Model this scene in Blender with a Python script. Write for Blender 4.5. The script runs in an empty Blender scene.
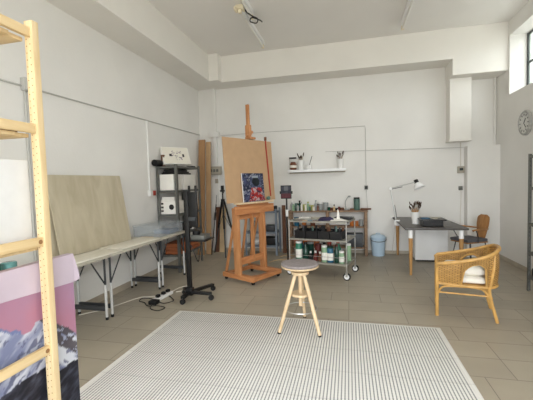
import bpy, bmesh, math, random
from mathutils import Vector, Matrix
random.seed(7)
C = bpy.context.scene.collection
PI = math.pi

# ------------------------------------------------------------------ materials
def new_mat(name):
    m = bpy.data.materials.new(name); m.use_nodes = True
    nt = m.node_tree; b = nt.nodes['Principled BSDF']
    return m, nt, b

def lin(h):
    def f(c):
        c /= 255.0
        return c / 12.92 if c <= 0.04045 else ((c + 0.055) / 1.055) ** 2.4
    return (f(h[0]), f(h[1]), f(h[2]), 1)

def mat(name, rgb, rough=0.6, metal=0.0, noise=0.06, scale=6.0, bump=0.0, bscale=None, stretch=(1, 1, 1), spec=0.4, detail=4.0):
    """plain material, sRGB colour, mottled by noise in object space"""
    m, nt, b = new_mat(name)
    c = lin(rgb)
    tc = nt.nodes.new('ShaderNodeTexCoord'); mp = nt.nodes.new('ShaderNodeMapping')
    mp.inputs['Scale'].default_value = stretch
    nt.links.new(tc.outputs['Object'], mp.inputs['Vector'])
    n = nt.nodes.new('ShaderNodeTexNoise'); n.inputs['Scale'].default_value = scale; n.inputs['Detail'].default_value = detail
    nt.links.new(mp.outputs['Vector'], n.inputs['Vector'])
    r = nt.nodes.new('ShaderNodeValToRGB')
    r.color_ramp.elements[0].position = 0.3; r.color_ramp.elements[1].position = 0.7
    r.color_ramp.elements[0].color = tuple(x * (1 - noise) for x in c[:3]) + (1,)
    r.color_ramp.elements[1].color = tuple(min(1, x * (1 + noise)) for x in c[:3]) + (1,)
    nt.links.new(n.outputs['Fac'], r.inputs['Fac'])
    nt.links.new(r.outputs['Color'], b.inputs['Base Color'])
    b.inputs['Roughness'].default_value = rough; b.inputs['Metallic'].default_value = metal
    b.inputs['Specular IOR Level'].default_value = spec
    if bump:
        n2 = nt.nodes.new('ShaderNodeTexNoise'); n2.inputs['Scale'].default_value = bscale or scale * 4
        nt.links.new(mp.outputs['Vector'], n2.inputs['Vector'])
        bp = nt.nodes.new('ShaderNodeBump'); bp.inputs['Strength'].default_value = bump; bp.inputs['Distance'].default_value = 0.01
        nt.links.new(n2.outputs['Fac'], bp.inputs['Height']); nt.links.new(bp.outputs['Normal'], b.inputs['Normal'])
    return m

def wood(name, a, bcol, stretch=(14, 14, 1.2), rough=0.5, scale=2.0, knots=0.0):
    """two-tone grain running along the axis with the small stretch"""
    m, nt, b = new_mat(name)
    tc = nt.nodes.new('ShaderNodeTexCoord'); mp = nt.nodes.new('ShaderNodeMapping')
    mp.inputs['Scale'].default_value = stretch
    nt.links.new(tc.outputs['Object'], mp.inputs['Vector'])
    n = nt.nodes.new('ShaderNodeTexNoise'); n.inputs['Scale'].default_value = scale; n.inputs['Detail'].default_value = 6
    n.inputs['Distortion'].default_value = 0.6
    nt.links.new(mp.outputs['Vector'], n.inputs['Vector'])
    r = nt.nodes.new('ShaderNodeValToRGB')
    r.color_ramp.elements[0].position = 0.32; r.color_ramp.elements[1].position = 0.68
    r.color_ramp.elements[0].color = lin(a); r.color_ramp.elements[1].color = lin(bcol)
    nt.links.new(n.outputs['Fac'], r.inputs['Fac']); nt.links.new(r.outputs['Color'], b.inputs['Base Color'])
    b.inputs['Roughness'].default_value = rough
    b.inputs['Specular IOR Level'].default_value = 0.3
    bp = nt.nodes.new('ShaderNodeBump'); bp.inputs['Strength'].default_value = 0.15; bp.inputs['Distance'].default_value = 0.004
    nt.links.new(n.outputs['Fac'], bp.inputs['Height']); nt.links.new(bp.outputs['Normal'], b.inputs['Normal'])
    return m

def vcol(name, rough=0.6):
    m, nt, b = new_mat(name)
    a = nt.nodes.new('ShaderNodeVertexColor'); a.layer_name = 'Col'
    nt.links.new(a.outputs['Color'], b.inputs['Base Color'])
    b.inputs['Roughness'].default_value = rough; b.inputs['Specular IOR Level'].default_value = 0.25
    return m

def clear(name, rgb, alpha=0.25, rough=0.1):
    """thin see-through plastic or pane"""
    m, nt, b = new_mat(name)
    b.inputs['Base Color'].default_value = lin(rgb); b.inputs['Roughness'].default_value = rough
    t = nt.nodes.new('ShaderNodeBsdfTransparent'); t.inputs['Color'].default_value = (1, 1, 1, 1)
    mx = nt.nodes.new('ShaderNodeMixShader'); mx.inputs['Fac'].default_value = alpha
    out = nt.nodes['Material Output']
    nt.links.new(t.outputs[0], mx.inputs[1]); nt.links.new(b.outputs[0], mx.inputs[2]); nt.links.new(mx.outputs[0], out.inputs['Surface'])
    return m

def floor_mat():
    m, nt, b = new_mat('floor_tiles')
    tc = nt.nodes.new('ShaderNodeTexCoord'); mp = nt.nodes.new('ShaderNodeMapping')
    mp.inputs['Location'].default_value = (0.02, 0.225, 0)
    nt.links.new(tc.outputs['Object'], mp.inputs['Vector'])
    br = nt.nodes.new('ShaderNodeTexBrick')
    br.offset = 0.36; br.offset_frequency = 3; br.squash = 1.0
    br.inputs['Scale'].default_value = 1.0; br.inputs['Brick Width'].default_value = 0.6; br.inputs['Row Height'].default_value = 0.3
    br.inputs['Mortar Size'].default_value = 0.0035; br.inputs['Mortar Smooth'].default_value = 0.3; br.inputs['Bias'].default_value = 0.0
    br.inputs['Color1'].default_value = lin((161, 152, 136)); br.inputs['Color2'].default_value = lin((169, 160, 143)); br.inputs['Mortar'].default_value = lin((118, 111, 101))
    nt.links.new(mp.outputs['Vector'], br.inputs['Vector'])
    n = nt.nodes.new('ShaderNodeTexNoise'); n.inputs['Scale'].default_value = 3; n.inputs['Detail'].default_value = 6
    nt.links.new(tc.outputs['Object'], n.inputs['Vector'])
    mr = nt.nodes.new('ShaderNodeMapRange'); mr.inputs['To Min'].default_value = 0.84; mr.inputs['To Max'].default_value = 1.14
    nt.links.new(n.outputs['Fac'], mr.inputs['Value'])
    mix = nt.nodes.new('ShaderNodeMix'); mix.data_type = 'RGBA'; mix.blend_type = 'MULTIPLY'; mix.inputs['Factor'].default_value = 1
    nt.links.new(br.outputs['Color'], mix.inputs['A']); nt.links.new(mr.outputs['Result'], mix.inputs['B'])
    nt.links.new(mix.outputs['Result'], b.inputs['Base Color'])
    b.inputs['Roughness'].default_value = 0.42; b.inputs['Specular IOR Level'].default_value = 0.45
    bp = nt.nodes.new('ShaderNodeBump'); bp.inputs['Strength'].default_value = 0.4; bp.inputs['Distance'].default_value = 0.003; bp.invert = True
    nt.links.new(br.outputs['Fac'], bp.inputs['Height']); nt.links.new(bp.outputs['Normal'], b.inputs['Normal'])
    return m

def rug_mat():
    """flat woven rug: narrow grey and white stripes along Y with fine cross ribs"""
    m, nt, b = new_mat('rug_weave')
    tc = nt.nodes.new('ShaderNodeTexCoord'); sx = nt.nodes.new('ShaderNodeSeparateXYZ')
    nt.links.new(tc.outputs['Object'], sx.inputs[0])
    def mth(op, a, bb=None, clamp=False):
        k = nt.nodes.new('ShaderNodeMath'); k.operation = op; k.use_clamp = clamp
        for i, v in enumerate((a, bb)):
            if v is None: continue
            if isinstance(v, (int, float)): k.inputs[i].default_value = v
            else: nt.links.new(v, k.inputs[i])
        return k.outputs[0]
    px = mth('SINE', mth('MULTIPLY', sx.outputs['X'], 2 * PI / 0.0245))
    py = mth('SINE', mth('MULTIPLY', sx.outputs['Y'], 2 * PI / 0.030))
    s = mth('ADD', px, mth('MULTIPLY', py, 0.14))
    st = mth('MULTIPLY', mth('ADD', s, 0.8), 1.5, True)
    cre = mth('SINE', mth('MULTIPLY', sx.outputs['Y'], 2 * PI / 0.36))
    crease = mth('MULTIPLY', mth('SUBTRACT', cre, 0.985), 60, True)
    n = nt.nodes.new('ShaderNodeTexNoise'); n.inputs['Scale'].default_value = 2.5
    nt.links.new(tc.outputs['Object'], n.inputs['Vector'])
    mix = nt.nodes.new('ShaderNodeMix'); mix.data_type = 'RGBA'
    mix.inputs['A'].default_value = lin((146, 147, 149)); mix.inputs['B'].default_value = lin((229, 228, 225))
    # plain white border: |x|, |y| beyond the stripes
    bx = mth('GREATER_THAN', mth('ABSOLUTE', sx.outputs['X']), 1.375)
    by = mth('GREATER_THAN', mth('ABSOLUTE', sx.outputs['Y']), 1.035)
    brd = mth('MAXIMUM', bx, by)
    nt.links.new(mth('MAXIMUM', st, brd), mix.inputs['Factor'])
    mix2 = nt.nodes.new('ShaderNodeMix'); mix2.data_type = 'RGBA'; mix2.blend_type = 'MULTIPLY'
    nt.links.new(mix.outputs['Result'], mix2.inputs['A']); mix2.inputs['B'].default_value = (0.78, 0.78, 0.78, 1)
    nt.links.new(mth('MULTIPLY', crease, 0.6), mix2.inputs['Factor'])
    nt.links.new(mix2.outputs['Result'], b.inputs['Base Color'])
    b.inputs['Roughness'].default_value = 0.85; b.inputs['Specular IOR Level'].default_value = 0.15
    bp = nt.nodes.new('ShaderNodeBump'); bp.inputs['Strength'].default_value = 0.4; bp.inputs['Distance'].default_value = 0.003
    nt.links.new(s, bp.inputs['Height']); nt.links.new(bp.outputs['Normal'], b.inputs['Normal'])
    return m

def wicker_mat():
    m, nt, b = new_mat('woven_wicker')
    uv = nt.nodes.new('ShaderNodeUVMap'); uv.uv_map = 'UV'
    br = nt.nodes.new('ShaderNodeTexBrick'); br.offset = 0.5
    br.inputs['Scale'].default_value = 1.0; br.inputs['Brick Width'].default_value = 0.05; br.inputs['Row Height'].default_value = 0.02
    br.inputs['Mortar Size'].default_value = 0.0034; br.inputs['Mortar Smooth'].default_value = 0.6
    br.inputs['Color1'].default_value = lin((202, 158, 92)); br.inputs['Color2'].default_value = lin((180, 136, 72)); br.inputs['Mortar'].default_value = lin((96, 66, 32))
    nt.links.new(uv.outputs['UV'], br.inputs['Vector']); nt.links.new(br.outputs['Color'], b.inputs['Base Color'])
    b.inputs['Roughness'].default_value = 0.5
    bp = nt.nodes.new('ShaderNodeBump'); bp.inputs['Strength'].default_value = 0.8; bp.inputs['Distance'].default_value = 0.006; bp.invert = True
    nt.links.new(br.outputs['Fac'], bp.inputs['Height']); nt.links.new(bp.outputs['Normal'], b.inputs['Normal'])
    return m

M = dict(
    tabletop=mat('table_laminate', (188, 183, 170), 0.5, noise=0.05, scale=5),
    wall=mat('white_plaster', (226, 225, 222), 0.9, noise=0.03, scale=1.5, bump=0.12, bscale=40),
    beam=mat('white_plaster_beam', (230, 228, 223), 0.9, noise=0.02, scale=2, bump=0.08, bscale=40),
    ceil=mat('ceiling_paint', (232, 230, 227), 0.9, noise=0.02, scale=1),
    base=mat('skirting_tile', (176, 166, 150), 0.5, noise=0.12, scale=5),
    white=mat('white_enamel', (238, 239, 240), 0.35, noise=0.02),
    white_pl=mat('white_plastic', (226, 226, 224), 0.45, noise=0.02),
    paper=mat('white_paper', (234, 232, 226), 0.8, noise=0.04),
    canvas=mat('white_canvas', (226, 228, 231), 0.85, noise=0.02, scale=20),
    pine=wood('pine', (211, 185, 140), (229, 208, 168), (16, 16, 1.2)),
    pine_y=wood('pine_rung', (214, 186, 138), (230, 207, 164), (16, 1.2, 16)),
    pine_x=wood('pine_board', (206, 180, 136), (224, 202, 160), (1.2, 16, 16)),
    hole=mat('dark_hole', (150, 112, 74), 0.9),
    ply=wood('plywood', (180, 170, 146), (199, 190, 168), (9, 5, 0.7), 0.6, 1.4),
    ply_flat=wood('plywood_flat', (218, 213, 198), (228, 224, 212), (6, 1.0, 6), 0.6, 1.6),
    easel=wood('oiled_beech', (168, 112, 70), (194, 140, 94), (12, 12, 1.4), 0.4),
    easel_h=wood('oiled_beech_rail', (168, 108, 66), (196, 138, 92), (1.6, 1.6, 14), 0.4),
    hardboard=mat('hardboard', (178, 146, 112), 0.75, noise=0.05, scale=8),
    beech=wood('pale_beech', (200, 174, 138), (220, 198, 164), (14, 14, 1.4), 0.45),
    deskleg=wood('desk_leg_wood', (166, 122, 74), (190, 148, 96), (14, 14, 1.2), 0.5),
    benchwood=wood('bench_wood', (122, 98, 78), (150, 124, 100), (2, 10, 10), 0.6),
    brownply=wood('bent_plywood', (140, 98, 58), (172, 126, 80), (10, 10, 1.6), 0.4),
    rattan=mat('rattan_cane', (190, 148, 84), 0.4, noise=0.18, scale=14, stretch=(1, 1, 0.6)),
    wicker=wicker_mat(),
    cardboard=mat('cardboard', (168, 130, 92), 0.8, noise=0.08, scale=4, stretch=(4, 4, 0.6)),
    darkcard=mat('dark_board', (108, 72, 52), 0.8, noise=0.1),
    orange=mat('orange_brown_card', (158, 92, 56), 0.8, noise=0.12),
    black=mat('black_paint', (17, 17, 18), 0.45, noise=0.1),
    blackpl=mat('black_plastic', (14, 14, 16), 0.5, noise=0.1),
    rubber=mat('black_rubber', (24, 23, 23), 0.7, noise=0.1),
    darkmetal=mat('dark_grey_metal', (70, 72, 75), 0.45, 0.5, noise=0.08),
    legwhite=mat('pale_grey_tube', (198, 199, 198), 0.35, 0.2, noise=0.04),
    rackgrey=mat('grey_rack_metal', (104, 105, 101), 0.5, 0.3, noise=0.06),
    rackblue=mat('blue_grey_metal', (128, 138, 150), 0.5, 0.3, noise=0.06),
    chrome=mat('brushed_steel', (190, 190, 188), 0.3, 0.85, noise=0.05),
    steel=mat('steel_tray', (158, 156, 148), 0.38, 0.5, noise=0.06),
    desktop=mat('charcoal_laminate', (74, 70, 68), 0.38, noise=0.05),
    felt=mat('grey_felt', (138, 130, 130), 0.95, noise=0.14, scale=40, bump=0.3, bscale=150),
    seatgrey=mat('grey_upholstery', (92, 92, 96), 0.85, noise=0.12, scale=30),
    blue=mat('pale_blue_plastic', (184, 207, 226), 0.4, noise=0.03),
    cable_w=mat('pale_cable', (206, 200, 190), 0.6, noise=0.03),
    cable_d=mat('grey_cable', (182, 182, 178), 0.6, noise=0.05),
    cable_k=mat('black_cable', (32, 30, 30), 0.6, noise=0.05),
    cable_t=mat('tan_cable', (190, 164, 128), 0.6, noise=0.05),
    box_g=mat('grey_beige_box', (168, 162, 148), 0.5, noise=0.06),
    red=mat('red_paint', (168, 58, 44), 0.5, noise=0.08),
    sash=mat('window_steel', (52, 58, 58), 0.5, noise=0.1),
    glass=clear('window_glass', (214, 226, 220), 0.12, 0.05),
    frost=clear('frosted_glass', (214, 226, 220), 0.45, 0.5),
    clearpl=clear('clear_plastic', (206, 214, 220), 0.2, 0.15),
    lavender=mat('lavender_paper', (200, 186, 201), 0.8, noise=0.06, scale=5),
    green=mat('green_plastic', (46, 122, 98), 0.4, noise=0.1),
    dkgreen=mat('dark_green_glass', (26, 62, 52), 0.2, noise=0.1),
    teal=mat('teal_plastic', (40, 96, 124), 0.4, noise=0.1),
    grgreen=mat('grey_green_metal', (84, 112, 104), 0.4, 0.0, noise=0.1),
    palegreen=mat('pale_green_plastic', (136, 168, 136), 0.45, noise=0.1),
    redbr=mat('red_brown_plastic', (100, 44, 40), 0.45, noise=0.1),
    brown=mat('brown_glaze', (110, 66, 46), 0.35, noise=0.1),
    purple=mat('dark_purple_cloth', (52, 46, 74), 0.9, noise=0.2, scale=14),
    yellow=mat('yellow_green_tube', (170, 168, 96), 0.5, noise=0.2, scale=20),
    greyj=mat('grey_jar', (150, 154, 154), 0.4, noise=0.1),
    bristle=mat('brush_bristle', (70, 53, 40), 0.8, noise=0.2, scale=60),
    amber=mat('amber_jar', (176, 104, 50), 0.35, noise=0.1),
    clockface=mat('clock_face', (214, 214, 210), 0.4, noise=0.1, scale=12),
    clockrim=mat('clock_rim', (168, 168, 165), 0.4, 0.2, noise=0.25, scale=20),
    picture=vcol('oil_paint'),
    lampcap=mat('lamp_holder', (232, 222, 196), 0.5, noise=0.03),
    tube=mat('lamp_tube', (226, 224, 218), 0.3, noise=0.01),
    plate=mat('black_tray', (18, 19, 22), 0.35, noise=0.1),
    bluepaint=mat('blue_paint_smear', (44, 84, 112), 0.4, noise=0.5, scale=40),
    palecloth=mat('cream_cushion', (226, 222, 212), 0.9, noise=0.06, scale=18, bump=0.2),
    tan=mat('tan_wood_strip', (196, 170, 132), 0.7, noise=0.08),
)

# ------------------------------------------------------------------ mesh builder
class MB:
    def __init__(s): s.bm = bmesh.new()
    def _add(s, verts, faces):
        vs = [s.bm.verts.new(v) for v in verts]
        for f in faces:
            try: s.bm.faces.new([vs[i] for i in f])
            except ValueError: pass
        return vs
    def box(s, x0, x1, y0, y1, z0, z1, bev=0.0):
        return s.obox(((x0 + x1) / 2, (y0 + y1) / 2, (z0 + z1) / 2), (x1 - x0, y1 - y0, z1 - z0), None, bev)
    def obox(s, c, size, rot=None, bev=0.0):
        """box at centre c, rot is a 3x3 matrix or z angle"""
        R = Matrix.Identity(3) if rot is None else (Matrix.Rotation(rot, 3, 'Z') if isinstance(rot, (int, float)) else rot)
        t = bmesh.new(); bmesh.ops.create_cube(t, size=1)
        for v in t.verts: v.co = Vector((v.co.x * size[0], v.co.y * size[1], v.co.z * size[2]))
        if bev: bmesh.ops.bevel(t, geom=list(t.edges), offset=min(bev, min(size) * 0.45), segments=2, profile=0.6, affect='EDGES')
        for v in t.verts: v.co = R @ v.co + Vector(c)
        s._merge(t); return s
    def _merge(s, t):
        t.verts.index_update()
        vs = [s.bm.verts.new(v.co) for v in t.verts]
        for f in t.faces: s.bm.faces.new([vs[v.index] for v in f.verts])
        t.free()
    def bar(s, p0, p1, w, d, up=(0, 0, 1), bev=0.0):
        """rectangular bar from p0 to p1: w across (side), d along 'up'-ish"""
        p0, p1 = Vector(p0), Vector(p1); a = (p1 - p0); L = a.length; a.normalize()
        u = Vector(up); sd = a.cross(u)
        if sd.length < 1e-4: sd = a.cross(Vector((1, 0, 0)))
        sd.normalize(); u2 = sd.cross(a)
        R = Matrix((sd, u2, a)).transposed()
        return s.obox((p0 + p1) / 2, (w, d, L), R, bev)
    def tube(s, pts, r, n=8, smooth=0, closed=False, cap=True):
        pts = [Vector(p) for p in pts]
        if smooth: pts = catmull(pts, smooth, closed)
        rs = r if isinstance(r, (list, tuple)) else [r] * len(pts)
        if len(rs) != len(pts):
            rs = [rs[0] + (rs[-1] - rs[0]) * i / (len(pts) - 1) for i in range(len(pts))]
        rings = []; nrm = None; N = len(pts)
        for i, p in enumerate(pts):
            if closed: t = (pts[(i + 1) % N] - pts[i - 1])
            else: t = pts[min(i + 1, N - 1)] - pts[max(i - 1, 0)]
            if t.length < 1e-9: t = Vector((0, 0, 1))
            t.normalize()
            if nrm is None:
                nrm = t.cross(Vector((0, 0, 1)))
                if nrm.length < 1e-3: nrm = t.cross(Vector((1, 0, 0)))
            nrm = (nrm - t * nrm.dot(t))
            if nrm.length < 1e-6: nrm = t.orthogonal()
            nrm.normalize(); b = t.cross(nrm)
            rings.append([s.bm.verts.new(p + (nrm * math.cos(2 * PI * k / n) + b * math.sin(2 * PI * k / n)) * rs[i]) for k in range(n)])
        for i in range(N if closed else N - 1):
            A, B = rings[i], rings[(i + 1) % N]
            for k in range(n): s.bm.faces.new((A[k], A[(k + 1) % n], B[(k + 1) % n], B[k]))
        if cap and not closed:
            s.bm.faces.new(rings[0][::-1]); s.bm.faces.new(rings[-1])
        return s
    def cyl(s, p0, p1, r0, r1=None, n=16):
        return s.tube([p0, p1], [r0, r0 if r1 is None else r1], n)
    def lathe(s, c, prof, n=24, axis=None):
        """profile [(r,z)] from bottom to top around c"""
        R = Matrix.Identity(3) if axis is None else Vector((0, 0, 1)).rotation_difference(Vector(axis).normalized()).to_matrix()
        c = Vector(c); rings = []
        for r, z in prof:
            if r < 1e-6: rings.append([s.bm.verts.new(c + R @ Vector((0, 0, z)))])
            else: rings.append([s.bm.verts.new(c + R @ Vector((r * math.cos(2 * PI * k / n), r * math.sin(2 * PI * k / n), z))) for k in range(n)])
        for A, B in zip(rings, rings[1:]):
            for k in range(n):
                k2 = (k + 1) % n
                if len(A) == 1 and len(B) == 1: continue
                if len(A) == 1: s.bm.faces.new((A[0], B[k2], B[k]))
                elif len(B) == 1: s.bm.faces.new((A[k], A[k2], B[0]))
                else: s.bm.faces.new((A[k], A[k2], B[k2], B[k]))
        for e, fl in ((rings[0], True), (rings[-1], False)):
            if len(e) > 1: s.bm.faces.new(e[::-1] if fl else e)
        return s
    def prism(s, pts, vec):
        vec = Vector(vec); A = [s.bm.verts.new(p) for p in pts]; B = [s.bm.verts.new(Vector(p) + vec) for p in pts]
        n = len(A); s.bm.faces.new(A); s.bm.faces.new(B[::-1])
        for i in range(n): s.bm.faces.new((A[i], B[i], B[(i + 1) % n], A[(i + 1) % n]))
        return s
    def sphere(s, c, r, n=16, sc=(1, 1, 1)):
        t = bmesh.new(); bmesh.ops.create_uvsphere(t, u_segments=n, v_segments=max(6, n // 2), radius=r)
        for v in t.verts: v.co = Vector((v.co.x * sc[0], v.co.y * sc[1], v.co.z * sc[2])) + Vector(c)
        s._merge(t); return s
    def build(s, name, m, parent=None, at=None, local=False, smooth=True, angle=35):
        """coordinates are in the world unless local; a top-level mesh gets its origin at 'at'"""
        me = bpy.data.meshes.new(name)
        bmesh.ops.recalc_face_normals(s.bm, faces=list(s.bm.faces))
        if not local:
            if parent is not None:
                mt = WM[parent.name].inverted()
                for v in s.bm.verts: v.co = mt @ v.co
            else:
                if at is None:
                    lo = [min(v.co[i] for v in s.bm.verts) for i in range(3)]; hi = [max(v.co[i] for v in s.bm.verts) for i in range(3)]
                    at = ((lo[0] + hi[0]) / 2, (lo[1] + hi[1]) / 2, lo[2])
                for v in s.bm.verts: v.co -= Vector(at)
        s.bm.to_mesh(me); s.bm.free()
        o = bpy.data.objects.new(name, me); C.objects.link(o)
        me.materials.append(M[m] if isinstance(m, str) else m)
        if smooth:
            for p in me.polygons: p.use_smooth = True
            me.set_sharp_from_angle(angle=math.radians(angle))
        if parent is not None:
            o.parent = parent; WM[o.name] = WM[parent.name].copy()
        else:
            o.location = at if at is not None else (0, 0, 0)
            WM[o.name] = Matrix.Translation(o.location)
        return o

WM = {}
def catmull(p, k, closed=False):
    out = []; n = len(p)
    for i in range(n if closed else n - 1):
        a, b, c, d = (p[(i - 1) % n] if closed or i > 0 else p[0]), p[i], p[(i + 1) % n], (p[(i + 2) % n] if closed or i + 2 < n else p[-1])
        for j in range(k):
            t = j / k
            out.append(0.5 * ((2 * b) + (c - a) * t + (2 * a - 5 * b + 4 * c - d) * t * t + (3 * b - a - 3 * c + d) * t ** 3))
    if not closed: out.append(p[-1])
    return out

def thing(name, label, cat, loc=(0, 0, 0), rz=0.0, group=None):
    o = bpy.data.objects.new(name, None); C.objects.link(o); o.empty_display_size = 0.05
    o.location = loc; o.rotation_euler = (0, 0, rz); o['label'] = label; o['category'] = cat
    if group: o['group'] = group
    WM[o.name] = Matrix.Translation(loc) @ Matrix.Rotation(rz, 4, 'Z')
    return o
def tag(o, label, cat, group=None):
    o['label'] = label; o['category'] = cat
    if group: o['group'] = group
    return o
def struct(mb, name, m, smooth=False):
    o = mb.build(name, m, None, at=(0, 0, 0), smooth=smooth); o['kind'] = 'structure'; return o
def dup(root, loc, rz=0.0, label=None, group=None):
    r = root.copy(); C.objects.link(r); r.location = loc; r.rotation_euler = (0, 0, rz)
    if label: r['label'] = label
    if group: r['group'] = group
    for ch in list(root.children):
        c = ch.copy(); C.objects.link(c); c.parent = r
        for g in list(ch.children):
            d = g.copy(); C.objects.link(d); d.parent = c
    return r

def paint_grid(name, nu, nv, pos, col, parent, gain=1.0):
    """a painted face: grid of vertices, colour from col(u,v), sRGB"""
    me = bpy.data.meshes.new(name)
    mt = WM[parent.name].inverted()
    vs = [mt @ Vector(pos(i / nu, j / nv)) for j in range(nv + 1) for i in range(nu + 1)]
    fs = [(j * (nu + 1) + i, j * (nu + 1) + i + 1, (j + 1) * (nu + 1) + i + 1, (j + 1) * (nu + 1) + i) for j in range(nv) for i in range(nu)]
    me.from_pydata(vs, [], fs)
    a = me.color_attributes.new('Col', 'FLOAT_COLOR', 'POINT')
    for j in range(nv + 1):
        for i in range(nu + 1):
            a.data[j * (nu + 1) + i].color = lin([max(0, min(255, c * gain)) for c in col(i / nu, j / nv)])
    o = bpy.data.objects.new(name, me); C.objects.link(o); me.materials.append(M['picture'])
    o.parent = parent; WM[o.name] = WM[parent.name].copy()
    return o

# cheap value noise for the painted pictures
_tab = [random.random() for _ in range(4096)]
def vn(x, y):
    xi, yi = math.floor(x), math.floor(y); fx, fy = x - xi, y - yi
    h = lambda a, b: _tab[(a * 73 + b * 179 + 911) % 4096]
    fx = fx * fx * (3 - 2 * fx); fy = fy * fy * (3 - 2 * fy)
    return (h(xi, yi) * (1 - fx) + h(xi + 1, yi) * fx) * (1 - fy) + (h(xi, yi + 1) * (1 - fx) + h(xi + 1, yi + 1) * fx) * fy
def fbm(x, y, o=4):
    s = a = 0; f = 1; w = 0.5
    for _ in range(o): s += w * vn(x * f, y * f); a += w; f *= 2.03; w *= 0.55
    return s / a
def mixc(a, b, t):
    t = max(0, min(1, t)); return [a[i] + (b[i] - a[i]) * t for i in range(3)]

# ------------------------------------------------------------------ the room
XL, XR, YB, YF, ZC = -3.19, 2.65, 7.15, -1.8, 4.07
struct(MB().box(XL - .3, XR + .5, YF - .3, YB + .3, -0.15, 0), 'floor', floor_mat())
struct(MB().box(XL - .3, XR + .5, YF - .3, YB + .3, ZC, ZC + .15), 'ceiling', 'ceil')
struct(MB().box(XL - .2, XL, YF - .2, YB + .2, 0, ZC), 'wall_left', 'wall')
struct(MB().box(XL, XR, YB, YB + .2, 0, ZC), 'wall_back', 'wall')
WY0, WY1, WZ0, WZ1, WT = 1.2, 6.63, 2.85, 3.82, 0.34
w = MB()
w.box(XR, XR + WT, YF - .2, YB + .2, 0, WZ0); w.box(XR, XR + WT, YF - .2, YB + .2, WZ1, ZC)
w.box(XR, XR + WT, WY1, YB + .2, WZ0, WZ1); w.box(XR, XR + WT, YF - .2, WY0, WZ0, WZ1)
struct(w, 'wall_right', 'wall')
# street side behind the camera: wide shop window
SX0, SX1, SZ0, SZ1 = -2.5, 2.35, 0.35, 3.3
w = MB()
w.box(XL, SX0, YF - .2, YF, 0, ZC); w.box(SX1, XR, YF - .2, YF, 0, ZC); w.box(SX0, SX1, YF - .2, YF, 0, SZ0); w.box(SX0, SX1, YF - .2, YF, SZ1, ZC)
struct(w, 'wall_front', 'wall')
fr = MB()
for k in range(5):
    x = SX0 + (SX1 - SX0) * k / 4; fr.box(x - .03, x + .03, YF - .12, YF - .06, SZ0, SZ1)
for z in (SZ0 + .03, 2.5, SZ1 - .03): fr.box(SX0, SX1, YF - .12, YF - .06, z - .03, z + .03)
o = struct(fr, 'window_2', 'sash')
g = MB().box(SX0, SX1, YF - .093, YF - .087, SZ0, SZ1).build('pane', 'glass', o, smooth=False)
# side window high in the right wall
fr = MB(); WX = XR + 0.27
for y in (WY1 - .02, 5.55, 4.47, 3.39, 2.31, WY0 + .02): fr.box(WX - .02, WX + .02, y - .014, y + .014, WZ0, WZ1)
for z in (WZ0 + .02, 3.34, WZ1 - .02): fr.box(WX - .018, WX + .018, WY0, WY1, z - .013, z + .013)
o = struct(fr, 'window_1', 'sash')
MB().box(WX - .003, WX + .003, WY0, WY1, WZ0, WZ1).build('pane', 'frost', o, smooth=False)
# beams under the ceiling
struct(MB().box(XL, -2.68, YF, YB, 3.55, ZC), 'trim_1', 'beam')
struct(MB().prism([(-2.68, 6.68, ZC), (XR, 6.68, ZC), (XR, 6.68, 3.27), (1.8, 6.68, 3.27), (1.8, 6.68, 3.55), (-2.68, 6.68, 3.55)], (0, YB - 6.68, 0)), 'trim_2', 'beam')
struct(MB().box(-2.68, -2.48, 6.5, 6.68, 3.55, ZC), 'trim_3', 'beam')
struct(MB().box(XL, -2.79, 7.09, YB, 0, 3.55), 'trim_4', 'wall')
struct(MB().box(2.12, XR, 6.96, YB, 0, 2.05), 'trim_5', 'wall')
struct(MB().box(XL, XL + .012, YF, YB - .06, 0, .085), 'baseboard_left', 'base')
struct(MB().box(-2.79, 2.12, YB - .012, YB, 0, .06), 'baseboard_back', 'base')
struct(MB().box(XR - .012, XR, YF, 6.96, 0, .07), 'baseboard_right', 'base')

# ------------------------------------------------------------------ wall services
t = thing('wall_casing', 'tall white boxed casing hung high on the back wall below the beam step', 'casing', (2.0, 7.0, 2.14))
MB().box(1.81, 2.165, 6.9, YB, 2.17, 3.27, .004).build('casing_body', 'beam', t)
MB().box(1.80, 2.175, 6.89, YB, 2.14, 2.168, .003).build('bottom_rail', 'beam', t)
tag(MB().cyl((2.61, 7.1, 2.05), (2.61, 7.1, 3.27), .016).build('riser_pipe', 'wall'), 'cream vertical pipe in the back right corner above the boxed ledge', 'pipe')
tag(MB().tube([(2.06, 7.143, 2.14), (2.06, 7.143, 1.69)], .007).build('thin_conduit', 'cable_w'), 'thin pale conduit dropping from the tall white casing to a socket', 'conduit')
t = thing('wall_socket', 'grey square socket on the back wall right of the desk lamp', 'socket', (2.06, 7.14, 1.56))
MB().box(2.0, 2.115, 7.1, YB, 1.56, 1.69, .008).build('socket_box', 'box_g', t)
MB().box(2.03, 2.09, 7.094, 7.101, 1.61, 1.655, .002).build('socket_face', 'sash', t)
tag(MB().box(2.02, 2.09, 7.115, YB, 1.24, 1.315, .008).build('wall_socket', 'rackgrey'), 'lower plain grey socket on the back wall below the square one', 'socket')
tag(MB().tube([(2.055, 7.11, 1.25), (2.06, 7.12, 1.1), (2.05, 7.13, .75), (2.05, 7.12, .05)], .005, 6, 4).build('socket_cord', 'cable_w'), 'thin white cord hanging below the lower grey socket behind the bent wood chair', 'cord')

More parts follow.
